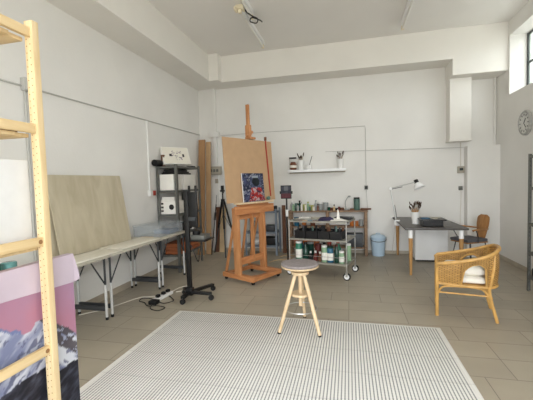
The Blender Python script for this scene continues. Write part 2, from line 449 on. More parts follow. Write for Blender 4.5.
tag(MB().tube([(XL + .015, 1.2, 2.50), (XL + .015, 2.62, 2.535), (XL + .015, 5.0, 2.555), (XL + .015, 7.06, 2.575)], .0085).build('wall_cable', 'cable_d'), 'grey cable running level along the left wall', 'cable')
t = thing('junction_box', 'grey junction box on the left wall above twin conduits', 'junction box', (XL + .02, 2.88, 2.49))
MB().box(XL, XL + .06, 2.82, 2.94, 2.49, 2.62, .008).build('box_body', 'cable_d', t)
MB().box(XL + .058, XL + .07, 2.83, 2.93, 2.5, 2.61, .004).build('box_lid', 'cable_d', t)
for dy, lab in ((-.03, 'left one of the twin grey conduits below the junction box'), (.035, 'right one of the twin grey conduits below the junction box')):
    tag(MB().tube([(XL + .02, 2.88 + dy, 2.49), (XL + .02, 2.88 + dy, .09)], .012).build('wall_conduit', 'cable_d'), lab, 'conduit')
tag(MB().tube([(XL + .016, 5.01, 2.545), (XL + .016, 5.01, 1.42)], .016).build('wall_conduit', 'white_pl'), 'white vertical conduit on the left wall ending at a red and white socket', 'conduit')
t = thing('wall_socket', 'small white and red socket on the left wall beside the grey rack', 'socket', (XL + .03, 5.03, 1.32))
MB().box(XL, XL + .05, 4.97, 5.05, 1.32, 1.42, .006).build('socket_box', 'white_pl', t)
MB().box(XL, XL + .055, 5.055, 5.13, 1.33, 1.41, .006).build('red_plug', 'red', t)['label'] = 'red plug face'

tag(MB().box(-2.86, -2.79, 7.045, 7.09, 1.87, 3.55, .004).build('cable_trunking', 'wall'), 'white cable trunking rising up the corner pillar', 'trunking')
t = thing('switch_panel', 'beige electrical box with a row of switches on the corner pillar', 'electrical box', (-2.84, 7.05, 1.69))
MB().box(-2.97, -2.7, 7.0, 7.088, 1.69, 1.87, .01).build('panel_box', 'box_g', t)
for k in range(3): MB().box(-2.935 + k * .07, -2.885 + k * .07, 6.994, 7.001, 1.75, 1.81, .002).build('switch', 'rackgrey', t)
tag(MB().box(-2.86, -2.79, 7.07, 7.09, 1.5, 1.6, .004).build('light_switch', 'box_g'), 'single small switch below the beige electrical box', 'light switch')
tag(MB().box(-2.95, -2.72, 7.02, 7.088, 2.5, 2.62, .006).build('junction_box', 'wall'), 'white junction box on the corner pillar trunking beside the easel board', 'junction box')
tag(MB().tube([(-2.72, 7.135, 2.545), (-1.65, 7.14, 2.56), (.335, 7.14, 2.556), (.342, 7.14, 2.5), (.342, 7.14, 1.38)], .0055).build('wall_cable', 'cable_d'), 'thin cable crossing the back wall above the shelf then dropping to a black socket', 'cable')
tag(MB().tube([(-.45, 7.14, 2.083), (2.11, 7.14, 2.04)], .005).build('wall_cable', 'cable_d'), 'thin level cable on the back wall from the wall shelf to the boxed ledge', 'cable')
t = thing('wall_socket', 'small black socket on the back wall above the blue bin', 'socket', (.342, 7.14, 1.29))
MB().box(.31, .375, 7.12, YB, 1.29, 1.37, .004).build('socket_box', 'rackgrey', t)
MB().box(.32, .365, 7.1, 7.121, 1.305, 1.355, .006).build('plug', 'blackpl', t)
tag(MB().tube([(.342, 7.11, 1.3), (.352, 7.125, 1.1), (.362, 7.13, .9), (.37, 7.13, .5)], .005, 6, 4).build('socket_cord', 'cable_d'), 'grey cord hanging from the black socket down behind the wooden shelf', 'cord')

# ceiling lamps
def batten(name, label, x, y0, y1, two):
    t = thing(name, label, 'ceiling light', (x, (y0 + y1) / 2, ZC - .1))
    MB().box(x - .035, x + .035, y0, y1, ZC - .06, ZC, .004).build('housing', 'white', t)
    MB().cyl((x, y0 + .04, ZC - .095), (x, y1 - .04, ZC - .095), .018, n=12).build('tube', 'tube', t)
    for y in (y0 + .02, y1 - .02): MB().box(x - .022, x + .022, y - .022, y + .022, ZC - .12, ZC - .06, .004).build('lamp_holder', 'lampcap', t)
    return t
t = batten('ceiling_light', 'white fluorescent batten with a cream end cap, the left one on the ceiling', -1.49, 4.85, 6.25, 1)
hb = MB()
hb.box(-1.55, -1.43, 4.83, 4.93, ZC - .07, ZC - .01, .01); hb.box(-1.56, -1.53, 4.79, 4.9, ZC - .1, ZC - .05, .006); hb.box(-1.45, -1.42, 4.79, 4.9, ZC - .1, ZC - .05, .006)
hb.build('end_cap', 'lampcap', t)
batten('ceiling_light', 'second fluorescent batten cut by the frame top, beside a black loose cable', -1.375, 3.7, 5.12, 1)
batten('ceiling_light', 'fluorescent batten on the right half of the ceiling', .91, 4.75, 6.2, 1)
tag(MB().tube([(-1.45, 4.98, ZC - .009), (-1.4, 4.9, ZC - .1), (-1.34, 4.98, ZC - .13), (-1.3, 5.15, ZC - .1), (-1.36, 5.3, ZC - .09), (-1.43, 5.2, ZC - .1), (-1.36, 5.05, ZC - .12), (-1.28, 5.2, ZC - .1), (-1.28, 5.35, ZC - .06)], .009, 8, 5).build('loose_cable', 'cable_k'), 'black loose cable looped beside the left ceiling battens', 'cable')

# clock on the right wall
t = thing('wall_clock', 'round grey wall clock on the right wall below the window', 'clock', (XR - .02, 6.05, 2.29))
MB().lathe((XR, 6.04, 2.285), [(.19, 0), (.19, .03), (.175, .045), (.16, .045), (.155, .03), (0, .03)], 32, (-1, 0, 0)).build('clock_rim', 'clockrim', t)
MB().lathe((XR - .03, 6.04, 2.285), [(.155, 0), (.155, .003), (0, .003)], 32, (-1, 0, 0)).build('dial', 'clockface', t)
for k in range(12):
    a = k * PI / 6; d = Vector((0, math.sin(a), math.cos(a)))
    MB().bar(Vector((XR - .036, 6.04, 2.285)) + d * .11, Vector((XR - .036, 6.04, 2.285)) + d * .14, .012, .004, (1, 0, 0)).build('hour_mark', 'black', t)
MB().bar((XR - .038, 6.04, 2.285), (XR - .038, 5.99, 2.35), .012, .004, (1, 0, 0)).build('hour_hand', 'black', t)
MB().bar((XR - .042, 6.04, 2.285), (XR - .042, 5.97, 2.21), .009, .004, (1, 0, 0)).build('minute_hand', 'black', t)

# ------------------------------------------------------------------ rug
cx, cy = -.555, 2.56
t = MB(); t.box(-1.415, 1.415, -1.06, 1.06, 0, .006, .002)
rug = t.build('rug', rug_mat(), None, local=True, at=(cx, cy, 0.0)); rug.location = (cx, cy, 0.0)
tag(rug, 'large flat woven rug of narrow grey and white stripes on the tiled floor', 'rug')

# ------------------------------------------------------------------ wooden shelving unit at the left
U = thing('shelving_unit', 'tall pine shelving unit with drilled posts in the left foreground', 'shelf', (-1.88, 1.2, 0))
PX0, PX1, PY0, PY1, PT = -1.477, -1.430, 1.344, 1.379, 2.29
def post(x0, x1, y0, y1, holes):
    p = MB().box(x0, x1, y0, y1, 0, PT, .003).build('post', 'pine', U)
    if holes:
        h = MB(); k = 0
        z = .06
        while z < PT - .03:
            for dx, dz in ((.010, 0), (.030, .008)):
                h.cyl((x0 + dx, y0 - .0006, z + dz), (x0 + dx, y0 + .004, z + dz), .0028, n=8)
            z += .032
        h.build('peg_holes', 'hole', p)['kind'] = 'stuff'
    return p
post(PX0, PX1, PY0, PY1, True); post(PX0, PX1, 0.93, 0.965, False)
post(-2.4, -2.352, PY0, PY1, False); post(-2.4, -2.352, .93, .965, False)
RZ = (2.235, 1.785, 1.243, .706)
for z in RZ:
    for x in (-1.4545, -2.376):
        r = MB().box(x - .011, x + .011, .965, PY0, z - .022, z + .022, .003).build('rung', 'pine_y', U)
        MB().cyl((x + .0112, PY0 - .014, z), (x + .0125, PY0 - .014, z), .011, n=10).build('dowel_end', 'hole', r) if x > -2 and z < 1.3 else None
def shelf_board(z, slats):
    s = MB()
    if slats:
        for k in range(5): s.box(-2.352, -1.470 if k < 4 else -1.483, .955 + k * .078, (.955 + k * .078 + .072), z, z + .018, .002)
        s.box(-2.3, -2.26, .955, 1.37, z + .018, z + .03, .002)
    else: s.box(-2.352, -1.482, .955, 1.37, z, z + .018, .002)
    s.build('shelf_board', 'pine_x', U)
shelf_board(2.194, True); shelf_board(1.744, True); shelf_board(1.2, False)
tag(MB().box(-1.6, -1.49, 1.0, 1.29, 1.7625, 1.784, .003).build('loose_board', 'darkcard'), 'thin dark brown board lying on the upper shelf of the pine unit', 'board')
t = thing('canvas', 'blank white stretched canvas standing in the pine shelving unit', 'canvas', (-1.5, 1.05, 1.219))
MB().box(-1.515, -1.497, .7, 1.337, 1.219, 1.635, .003).build('canvas_cloth', 'canvas', t)
MB().box(-1.53, -1.516, .7, 1.337, 1.219, 1.635, .003).build('stretcher_bars', 'pine_y', t)

# mountain picture
t = thing('painting', 'large painting of snowy mountains under a pink sky leaning in the pine shelving unit', 'painting', (-1.52, 1.07, 0))
PYA, PYB, PH = .57, 1.572, 1.13
MB().box(-1.533, -1.5005, PYA, PYB, 0.0, PH, .002).build('canvas_edge', 'canvas', t)
ridge = [(.5, .80), (1.0, .85), (1.152, .871), (1.252, .816), (1.30, .822), (1.335, .85), (1.36, .853), (1.407, .818), (1.466, .774), (1.517, .736), (1.6, .65)]
dark = [(.5, .55), (1.132, .585), (1.227, .6), (1.294, .597), (1.367, .6), (1.40, .55), (1.436, .53), (1.5, .535), (1.6, .54)]
def interp(tab, x):
    for (a, b), (c, d) in zip(tab, tab[1:]):
        if x <= c: return b + (d - b) * max(0, x - a) / (c - a)
    return tab[-1][1]
def mountain(u, v):
    y = PYA + u * (PYB - PYA); z = v * PH
    rd = interp(ridge, y) + (fbm(y * 40, 3) - .5) * .02; dk = interp(dark, y) + (fbm(y * 25, 9) - .5) * .03
    if z > rd:
        f = (z - rd) / .3
        c = mixc((190, 134, 158), (176, 142, 174), f + (fbm(y * 6, z * 10) - .5) * .9)
        if y < 1.25 and z < rd + .015: c = (120, 132, 178)
        return c
    d = rd - z
    p_, q_ = y * .8 + z * .6, y * .6 - z * .8
    if y > 1.36: p_, q_ = y * .8 - z * .6, y * .6 + z * .8
    n = fbm(q_ * 26, p_ * 7); n2 = fbm(q_ * 55 + 9, p_ * 26)
    c = mixc((134, 142, 178), (222, 226, 238), (n - .5) * 3.2 + .55)
    if y > 1.345 and d < .12 * min(1, (y - 1.345) * 9) and n2 > .36: c = mixc((66, 62, 74), (116, 110, 116), n)
    elif n2 > .64 and d > .03: c = mixc(c, (96, 100, 130), .75)
    if z < dk:
        n3 = fbm(y * 12 + z * 20, z * 50 - y * 30)
        c = mixc((30, 31, 42), (88, 90, 108), n3 * 1.6 - .5)
        if y < 1.3 and z < .45 and n3 > .52: c = (196, 200, 216)
    return c
paint_grid('picture', 150, 170, lambda u, v: (-1.4995, PYA + u * (PYB - PYA), v * PH), mountain, t, .93)
fl = MB(); bmv = []
fl.prism([(-1.497, .57, PH + .004), (-1.497, PYB + .004, PH + .004), (-1.497, PYB + .004, .975), (-1.497, 1.2, .998), (-1.497, .57, 1.03)], (.0018, 0, 0))
fl.box(-1.535, -1.495, .57, PYB + .004, PH + .0005, PH + .004)
fl.prism([(-1.496, PYB + .004, PH + .004), (-1.49, PYB + .03, PH - .10), (-1.488, PYB + .035, .985), (-1.496, PYB + .004, .975)], (.0015, -.001, 0))
fl.build('paper_cover', 'lavender', t)['label'] = 'pale lavender paper folded over the top edge'

# ------------------------------------------------------------------ folding tables along the left wall
def table_leg_pair(t, y, flip):
    """one end frame: two adjustable legs, cross bar, folding brace"""
    for x in (-3.12, -2.67):
        l = MB().cyl((x, y, .36), (x, y, .70), .012, n=10).build('leg', 'darkmetal', t)
        MB().cyl((x, y, .03), (x, y, .40), .0155, n=10).build('leg_tube', 'legwhite', l)
        MB().cyl((x, y, 0), (x, y, .032), .017, n=10).build('foot_cap', 'rubber', l)
        MB().tube([(x, y + flip * .0, .40), (x, y + flip * .2, .69)], .008).build('brace', 'darkmetal', t)
    MB().box(-3.12, -2.67, y - .012, y + .012, .1, .15, .003).build('cross_bar', 'darkmetal', t)
    MB().box(-3.13, -2.66, y - .012, y + .012, .68, .7, .003).build('cross_bar', 'darkmetal', t)
def folding_table(label, y0, y1):
    t = thing('folding_table', label, 'table', (-2.9, (y0 + y1) / 2, 0))
    MB().box(-3.165, -2.615, y0, y1, .705, .735, .006).build('tabletop', 'tabletop', t)
    MB().box(-3.1, -2.68, y0 + .06, y1 - .06, .7, .7049, .0).build('apron_frame', 'darkmetal', t)
    table_leg_pair(t, y0 + .04, 1); table_leg_pair(t, y1 - .04, -1)
    return t
folding_table('folding table nearest the pine shelving, partly behind the mountain painting', 2.14, 3.285)
folding_table('middle folding table of the row against the left wall, a pale flat board on it', 3.295, 4.39)
folding_table('folding table at the far end of the row, carrying the clear plastic box', 4.4, 5.16)
# leaning plywood sheets
def slab(name, label, cat, pts, th, m):
    """a sheet: quad given by bottom-left, bottom-right, top-right, top-left, thickened backwards"""
    p = [Vector(q) for q in pts]; n = (p[1] - p[0]).cross(p[3] - p[0]).normalized()
    return tag(MB().prism(p, n * th).build(name, m, smooth=False), label, cat)
slab('plywood_sheet', 'large pale plywood sheet leaning against the left wall on the tables', 'plywood',
     [(-3.02, 3.02, .737), (-3.02, 4.25, .737), (-3.155, 4.24, 1.645), (-3.155, 3.01, 1.645)], -.012, 'ply')
slab('plywood_sheet', 'plywood sheet leaning behind the larger one, only its left edge showing', 'plywood',
     [(-3.07, 2.90, .737), (-3.07, 3.9, .737), (-3.172, 3.9, 1.56), (-3.172, 2.90, 1.56)], -.012, 'ply')
tag(MB().obox((-2.785, 3.10, .7435), (.31, .80, .013), -.05, .001).build('plywood_offcut', 'ply_flat'), 'flat pale board lying on the near folding tables in front of the plywood sheet', 'board')
tag(MB().obox((-2.81, 3.96, .7435), (.34, .80, .013), -.04, .001).build('plywood_offcut', 'ply_flat'), 'flat pale board lying on the middle folding table beside the clear box', 'board')
# clear plastic box
t = thing('plastic_box', 'clear plastic storage box with a pale lid at the far end of the tables', 'box', (-2.9, 4.8, .737))
b = MB()
bx0, bx1, by0, by1, bz0, bz1 = -3.13, -2.68, 4.46, 5.13, .7362, .885
b.box(bx0, bx1, by0, by1, bz0, bz0 + .004); b.box(bx0, bx0 + .004, by0, by1, bz0, bz1); b.box(bx1 - .004, bx1, by0, by1, bz0, bz1); b.box(bx0, bx1, by0, by0 + .004, bz0, bz1); b.box(bx0, bx1, by1 - .004, by1, bz0, bz1)
b.build('box_body', 'clearpl', t, smooth=False)
b = MB().box(bx0 - .012, bx1 + .012, by0 - .012, by1 + .012, bz1 + .001, bz1 + .022, .006); b.build('box_lid', 'clearpl', t)
tag(MB().box(-2.98, -2.7, 4.75, 5.05, .742, .80, .01).build('blue_packet', mat('blue_grey_packet', (96, 112, 136), .6)), 'blue grey packet inside the clear plastic box', 'packet')
tag(MB().box(-2.99, -2.8, 4.42, 4.455, .7355, .744, .002).build('wood_strip', 'tan'), 'short tan wood strip in front of the clear plastic box', 'strip')
# green glass on the near table
gz = .737
tag(MB().lathe((-2.92, 2.22, gz), [(.05, 0), (.055, .01), (.055, .13), (.02, .17), (.02, .2), (0, .2)], 16).build('glass_bottle', mat('green_glass', (60, 128, 112), .15)), 'green glass jar on the near folding table seen below the shelf rung', 'bottle')
tag(MB().lathe((-2.92, 2.36, gz), [(.05, 0), (.06, .01), (.06, .12), (.05, .125), (0, .125)], 16).build('glass_jar', mat('turquoise_glass', (108, 160, 160), .15)), 'turquoise jar on the near folding table behind the pine rung', 'jar')
tag(MB().box(-2.86, -2.70, 2.2, 2.55, gz, gz + .045, .012).build('paint_tray', 'dkgreen'), 'dark green shallow tray on the near folding table below the pine rung', 'tray')

# ------------------------------------------------------------------ grey metal rack
def rack(label, x0, x1, y0, y1, h, levels, m, name='metal_rack', holes=False, w=.035):
    t = thing(name, label, 'rack', ((x0 + x1) / 2, (y0 + y1) / 2, 0))
    for x, sx in ((x0, 1), (x1, -1)):
        for y, sy in ((y0, 1), (y1, -1)):
            p = MB(); p.box(min(x, x + sx * w), max(x, x + sx * w), min(y, y + sy * .003), max(y, y + sy * .003), 0, h); p.box(min(x, x + sx * .003), max(x, x + sx * .003), min(y, y + sy * w), max(y, y + sy * w), 0, h)
            po = p.build('post', m, t, smooth=False)
            if holes:
                hh = MB(); z = .05
                while z < h - .03:
                    hh.box(x + sx * w * .3, x + sx * w * .3 + sx * .011, y - .001 if sy > 0 else y - .0045, y + .0045 if sy > 0 else y + .001, z, z + .024); z += .05
                hh.build('slots', 'blackpl', po, smooth=False)['kind'] = 'stuff'
    for z in levels:
        s = MB(); s.box(x0 + .004, x1 - .004, y0 + .004, y1 - .004, z - .003, z)
        s.box(x0 + .004, x1 - .004, y0 + .004, y0 + .007, z - .035, z); s.box(x0 + .004, x1 - .004, y1 - .007, y1 - .004, z - .035, z)
        s.box(x0 + .004, x0 + .007, y0 + .004, y1 - .004, z - .035, z); s.box(x1 - .007, x1 - .004, y0 + .004, y1 - .004, z - .035, z)
        s.build('shelf', m, t, smooth=False)
    return t
RX0, RX1, RY0, RY1 = -3.175, -2.79, 5.22, 6.14
LV = (.3, .66, 1.0, 1.405, 1.815)
rack('grey metal shelving rack loaded with boxes behind the black stand', RX0, RX1, RY0, RY1, 1.84, LV, 'rackgrey', w=.045)
z0 = 1.8155
# leaning sketch box on top
t = thing('sketch_box', 'white box with a faint black sketch leaning on top of the grey rack', 'box', (-3.0, 5.55, z0))
R = Matrix.Rotation(math.radians(-38), 3, 'Z') @ Matrix.Rotation(math.radians(-24), 3, 'Y')
MB().obox((-2.96, 5.52, z0 + .18), (.07, .50, .33), R, .006).build('box_body', 'paper', t)
def sk(u, v):
    n = fbm(u * 5, v * 5 + 3)
    c = [222, 218, 206]
    if abs(u - .28) < .045 and abs(v - .52) < .09: c = [40, 36, 40]
    if abs(u - .78) < .035 and abs(v - .5) < .08: c = [40, 36, 40]
    if .33 < u < .72 and .2 < v < .8 and abs(n - .5) < .035: c = [120, 100, 120]
    return c
paint_grid('sketch', 40, 26, lambda u, v: tuple(R @ Vector((.0358, (u - .5) * .48, (v - .5) * .31)) + Vector((-2.96, 5.52, z0 + .18))), sk, t)
tag(MB().cyl((-3.13, 5.11, z0 + .055), (-3.13, 5.3, z0 + .055), .055, n=20).build('black_tube', 'blackpl'), 'short black tube end lying on top of the grey rack', 'tube')
tag(MB().box(-3.12, -3.06, 5.3, 5.36, z0, z0 + .2, .01).build('dark_block', 'darkcard'), 'dark brown block propping the sketch box on the grey rack', 'block')
tag(MB().box(-3.0, -2.86, 6.0, 6.1, z0, z0 + .03, .006).build('flat_tin', 'darkmetal'), 'flat dark tin at the far end of the rack top', 'tin')
def rbox(name, x0, x1, y0, y1, z, h, m, label, cat, group=None, bev=.006):
    return tag(MB().box(x0, x1, y0, y1, z + .0005, z + h, bev).build(name, m), label, cat, group)
z = LV[3] + .0005
rbox('white_carton', -3.12, -2.86, 5.235, 5.52, z, .27, 'paper', 'plain white carton at the near end of the upper rack shelf', 'box')
rbox('white_carton', -3.12, -2.835, 5.56, 6.0, z, .27, 'paper', 'longer white carton on the upper rack shelf behind the black stand tips', 'box')
for k in range(3): rbox('folded_cloth', -3.10 + .02 * k, -2.84 - .01 * k, 5.26, 5.86 - .05 * k, z + .271 + k * .028, .027, 'blackpl', ('lowest', 'middle', 'topmost')[k] + ' dark folded sheet on the white cartons of the upper rack shelf', 'cloth', None, .01)
z = LV[2] + .0005
t = thing('label_carton', 'white carton with a black blot and three dark side marks on the grey rack', 'box', (-2.98, 5.4, z))
MB().box(-3.12, -2.85, 5.235, 5.56, z, z + .22, .005).build('carton', 'paper', t)
MB().lathe((-2.92, 5.2345, z + .12), [(.05, 0), (.035, .002), (0, .002)], 7, (0, -1, 0)).build('blot', 'black', t)
for k in range(3): MB().box(-3.115, -3.07, 5.231, 5.236, z + .04 + k * .062, z + .07 + k * .062, .001).build('side_mark', 'black', t)
for k in range(3): rbox('paper_stack', -3.11 + .01 * k, -2.87, 5.24, 5.5, z + .221 + k * .024, .023, 'paper', ('lowest', 'middle', 'topmost')[k] + ' white paper pad on the carton with the black blot', 'paper', None, .004)
rbox('white_carton', -3.1, -2.84, 5.62, 5.98, z, .2, 'box_g', 'grey carton behind the black stand on the middle rack shelf', 'box')
z = LV[1] + .0005
rbox('crate', -3.1, -2.83, 5.3, 5.66, z, .16, 'blackpl', 'black crate on the rack shelf behind the stand tray', 'crate')
tag(MB().lathe((-2.92, 5.9, z), [(.07, 0), (.075, .02), (.075, .2), (.05, .26), (0, .26)], 16).build('white_roll', 'paper'), 'white rounded bundle on the rack shelf beside the black crate', 'bundle')
z = LV[0] + .0005
for k in range(3): rbox('flat_box', -3.1, -2.81 - .01 * k, 5.28, 6.05 - .03 * k, z + k * .062, .06, 'orange', ('lowest', 'middle', 'topmost')[k] + ' orange brown flat box on the low rack shelf', 'box')

# cardboard and planks in the back left corner
slab('cardboard_sheet', 'tall brown cardboard strip standing behind the grey rack, left one', 'cardboard', [(-3.13, 6.62, 0), (-2.985, 6.62, 0), (-3.0, 6.92, 2.45), (-3.145, 6.92, 2.45)], -.03, 'cardboard')
slab('cardboard_sheet', 'tall lighter cardboard strip beside the corner pillar, right one', 'cardboard', [(-2.97, 6.7, 0), (-2.86, 6.7, 0), (-2.89, 6.95, 2.4), (-2.99, 6.95, 2.4)], -.03, mat('light_cardboard', (184, 150, 112), .8, noise=.07))
slab('plank', 'dark red brown plank leaning on the pillar behind the tripod', 'plank', [(-2.86, 6.95, 0), (-2.78, 6.95, 0), (-2.765, 7.05, .98), (-2.845, 7.05, .98)], -.03, 'darkcard')
slab('plank', 'pale pine plank leaning on the back wall behind the tripod', 'plank', [(-2.77, 6.95, 0), (-2.65, 6.95, 0), (-2.63, 7.07, 1.02), (-2.74, 7.07, 1.02)], -.03, 'tan')

# ------------------------------------------------------------------ black stand on casters
t = thing('screen_stand', 'black screen stand on casters in front of the grey rack', 'stand', (-2.03, 4.03, 0))
MB().box(-2.06, -2.0, 4.0, 4.04, .08, 1.43, .005).build('column', 'black', t)
MB().box(-2.072, -1.985, 3.985, 4.055, .06, .16, .006).build('column_foot', 'black', t)
ends = [(-1.74, 4.03), (-1.87, 4.41), (-2.04, 3.83), (-2.2, 4.2)]
for ex, ey in ends:
    MB().bar((-2.03, 4.02, .1), (ex, ey, .085), .055, .035, (0, 0, 1), .004).build('foot', 'black', t)
    c = MB().lathe((ex, ey - .014, .034), [(.0, 0), (.034, 0), (.034, .028), (0, .028)], 18, (0, 1, 0)).build('caster', 'rubber', t)
    MB().cyl((ex, ey, .05), (ex, ey, .075), .008).build('caster_stem', 'darkmetal', c)
for x in (-1.985, -1.895):
    MB().bar((x, 4.02, .93), (x - .005, 4.03, 1.48), .022, .03, (0, 1, 0), .003).build('mount_rail', 'black', t)
MB().box(-1.985, -1.88, 4.0, 4.035, .95, 1.40, .01).build('mount_plate', 'blackpl', t)
MB().box(-2.0, -1.9, 3.985, 4.06, 1.03, 1.08, .005).build('bracket', 'darkmetal', t)
MB().box(-2.0, -1.77, 3.98, 4.28, .765, .785, .004).build('tray', 'black', t)
MB().tube([(-1.98, 4.0, .72), (-1.94, 4.0, .62), (-1.90, 4.03, .50), (-1.89, 4.06, .62), (-1.86, 4.08, .76)], .007, 8, 5).build('cord', 'cable_k', t)
tag(MB().box(-1.99, -1.8, 4.02, 4.22, .7855, .84, .006).build('player_box', 'rackgrey'), 'grey flat box lying on the black stand tray', 'box')
tag(MB().lathe((-1.94, 4.09, .8405), [(.045, 0), (.05, .01), (.05, .05), (.02, .07), (0, .07)], 16).build('small_pot', 'blackpl'), 'small black pot on the grey box of the black stand', 'pot')

# ------------------------------------------------------------------ floor cables and power strip
t = thing('power_strip', 'white power strip with black plugs on the floor beside the tables', 'power strip', (-2.43, 3.98, 0))
MB().obox((-2.42, 4.0, .025), (.07, .38, .045), -.12, .01).build('strip_body', 'white_pl', t)
for dx, dy in ((-.005, -.1), (.005, .02), (.012, .12)): MB().obox((-2.42 + dx, 4.0 + dy, .066), (.045, .05, .036), -.12, .006).build('plug', 'blackpl', t)
tag(MB().box(-2.47, -2.36, 3.74, 3.84, 0, .05, .012).build('power_adapter', 'blackpl'), 'black power adapter on the floor in front of the power strip', 'adapter')
r = .006
tag(MB().tube([(-3.1, 3.3, r), (-2.9, 3.55, r), (-2.75, 3.95, r), (-2.6, 4.02, r), (-2.45, 4.2, r), (-2.4, 4.45, r), (-2.3, 4.55, r), (-2.25, 4.4, r), (-2.36, 4.25, r)], r, 8, 6).build('extension_cord', 'cable_w'), 'white cord running along the floor below the tables to the power strip', 'cord')
tag(MB().tube([(-2.43, 3.76, r), (-2.36, 3.62, r), (-2.23, 3.58, r), (-2.2, 3.68, r), (-2.32, 3.72, r), (-2.45, 3.7, r), (-2.56, 3.8, r), (-2.66, 3.84, r), (-2.68, 3.94, r), (-2.56, 3.95, r), (-2.47, 3.86, r)], r, 8, 6).build('extension_cord', 'cable_k'), 'black cord looping on the tiles around the black adapter', 'cord')
tag(MB().tube([(-2.385, 4.1, r), (-2.3, 4.02, r), (-2.22, 3.92, r), (-2.28, 3.82, r), (-2.345, 3.8, .02)], r, 8, 6).build('extension_cord', 'cable_k'), 'black cord arching on the floor between the power strip and the black stand', 'cord')

# ------------------------------------------------------------------ tripod
def tripod():
    t = thing('tripod', 'black camera tripod with spread legs beside the easel', 'tripod', (-2.56, 6.72, 0))
    ax, ay = -2.56, 6.72
    MB().cyl((ax, ay, .85), (ax, ay, 1.33), .016).build('centre_column', 'black', t)
    h = MB().box(ax - .04, ax + .04, ay - .04, ay + .04, 1.32, 1.36, .005); h.box(ax - .026, ax + .026, ay - .03, ay + .03, 1.36, 1.45, .006); h.build('head', 'black', t)
    MB().cyl((ax, ay, 1.08), (ax, ay, 1.17), .04).build('collar', 'blackpl', t)
    MB().tube([(ax + .02, ay, 1.38), (ax + .1, ay - .2, 1.3)], .008).build('pan_handle', 'black', t)
    for fx, fy in ((-2.84, 6.86), (-2.33, 6.92), (-2.42, 6.4)):
        a = Vector((ax, ay, 1.12)); b = Vector((fx, fy, .0))
        d = b - a; s = Vector((d.x, d.y, 0)).normalized() * .03
        l = MB().tube([a + s, a + s + (b - a - s) * .5], .021).build('leg', 'black', t)
        MB().tube([a + s + (b - a - s) * .48, b + Vector((0, 0, .015))], .014).build('leg_tube', 'darkmetal', l)
        MB().sphere(b + Vector((0, 0, .0145)), .014, 10).build('foot', 'rubber', l)
        MB().tube([a + (b - a) * .5, (ax, ay, .86)], .005).build('spreader', 'blackpl', t)
tripod()
t = thing('light_stand', 'slim folded dark stand leaning left of the black tripod', 'stand', (-2.83, 6.66, 0))
MB().cyl((-2.83, 6.66, .0), (-2.765, 6.85, 1.05), .010).build('stand_pole', 'black', t)
MB().cyl((-2.765, 6.85, 1.05), (-2.755, 6.88, 1.25), .005).build('stand_tip', 'darkmetal', t)
MB().cyl((-2.785, 6.79, .72), (-2.775, 6.82, .88), .02).build('clamp', 'blackpl', t)

# ------------------------------------------------------------------ easel
ux, uy = .46, .888; nx, ny = .888, -.46
def EP(s, tt, z): return Vector((-1.455 + s * ux + tt * nx, 5.09 + s * uy + tt * ny, z))   # s across, tt to the front
EA = math.atan2(uy, ux)
def ebar(mb, a, b, w, d, up=None, bev=.004):
    return mb.bar(EP(*a), EP(*b), w, d, up if up is not None else (nx, ny, 0), bev)
E_ = thing('easel', 'large oiled wood studio easel on casters holding a brown board', 'easel', (-1.48, 5.09, 0), EA)
up = (0, 0, 1)
for s in (-.29, .29):
    b = MB(); ebar(b, (s, -.37, .085), (s, .28, .085), .085, .07, up); b.build('runner', 'easel_h', E_)
    for q in (-.33, .24):
        c = EP(s, q, 0)
        w_ = MB().lathe((c.x - .012 * ux, c.y - .012 * uy, .026), [(0, 0), (.026, 0), (.026, .024), (0, .024)], 16, (ux, uy, 0)).build('caster', 'rubber', E_)
        MB().cyl((c.x, c.y, .03), (c.x, c.y, .052), .009).build('caster_stem', 'darkmetal', w_)
    b = MB(); ebar(b, (s, -.06, .11), (s, -.08, 1.12), .115, .05, (ux, uy, 0)); b.build('upright', 'easel', E_)
    b = MB(); ebar(b, (s * .9, -.36, .11), (s * .9, -.12, 1.02), .028, .04, (ux, uy, 0)); b.build('rear_strut', 'easel', E_)
# front tie with a curved edge
c0 = [EP(-.29, .28, .055), EP(-.29, .12, .055), EP(-.1, .2, .055), EP(.1, .2, .055), EP(.29, .12, .055), EP(.29, .28, .055)]
MB().prism(c0, (0, 0, .055)).build('front_tie', 'easel_h', E_, smooth=False)
b = MB(); ebar(b, (-.29, -.06, .3), (.29, -.06, .3), .035, .11, up); b.build('lower_rail', 'easel_h', E_)
b = MB(); ebar(b, (-.29, -.10, .97), (.29, -.10, .97), .03, .07, up); b.build('upper_rail', 'easel_h', E_)
b = MB(); ebar(b, (-.29, -.31, .09), (.29, -.31, .09), .05, .06, up); b.build('rear_tie', 'easel_h', E_)
b = MB(); ebar(b, (-.38, .0, 1.085), (.50, .0, 1.085), .03, .13, up); b.build('front_board', 'easel_h', E_)
b = MB(); ebar(b, (-.36, .02, 1.19), (.42, .02, 1.19), .13, .025, up); b.build('tray', 'beech', E_)
b = MB(); ebar(b, (-.30, .0, 1.165), (.33, .0, 1.165), .10, .026, up); b.build('tray_support', 'easel_h', E_)
b = MB(); ebar(b, (.05, -.06, .25), (.085, -.125, 2.72), .055, .035, (ux, uy, 0)); b.build('mast', 'easel', E_)
b = MB(); ebar(b, (.0, -.30, .1), (.0, -.13, 1.0), .03, .035, (ux, uy, 0)); b.build('lift_strut', 'easel', E_)
k = MB(); ebar(k, (.01, -.075, 2.19), (.15, -.075, 2.19), .10, .035, up); ebar(k, (.03, -.09, 2.21), (.13, -.09, 2.30), .06, .04, up); ebar(k, (.08, -.115, 2.19), (.085, -.12, 2.40), .085, .055, (ux, uy, 0)); k.build('top_clamp', 'easel', E_)
k = MB(); k.sphere(EP(.19, -.085, 2.2), .018, 10); k.build('clamp_knob', 'blackpl', E_)
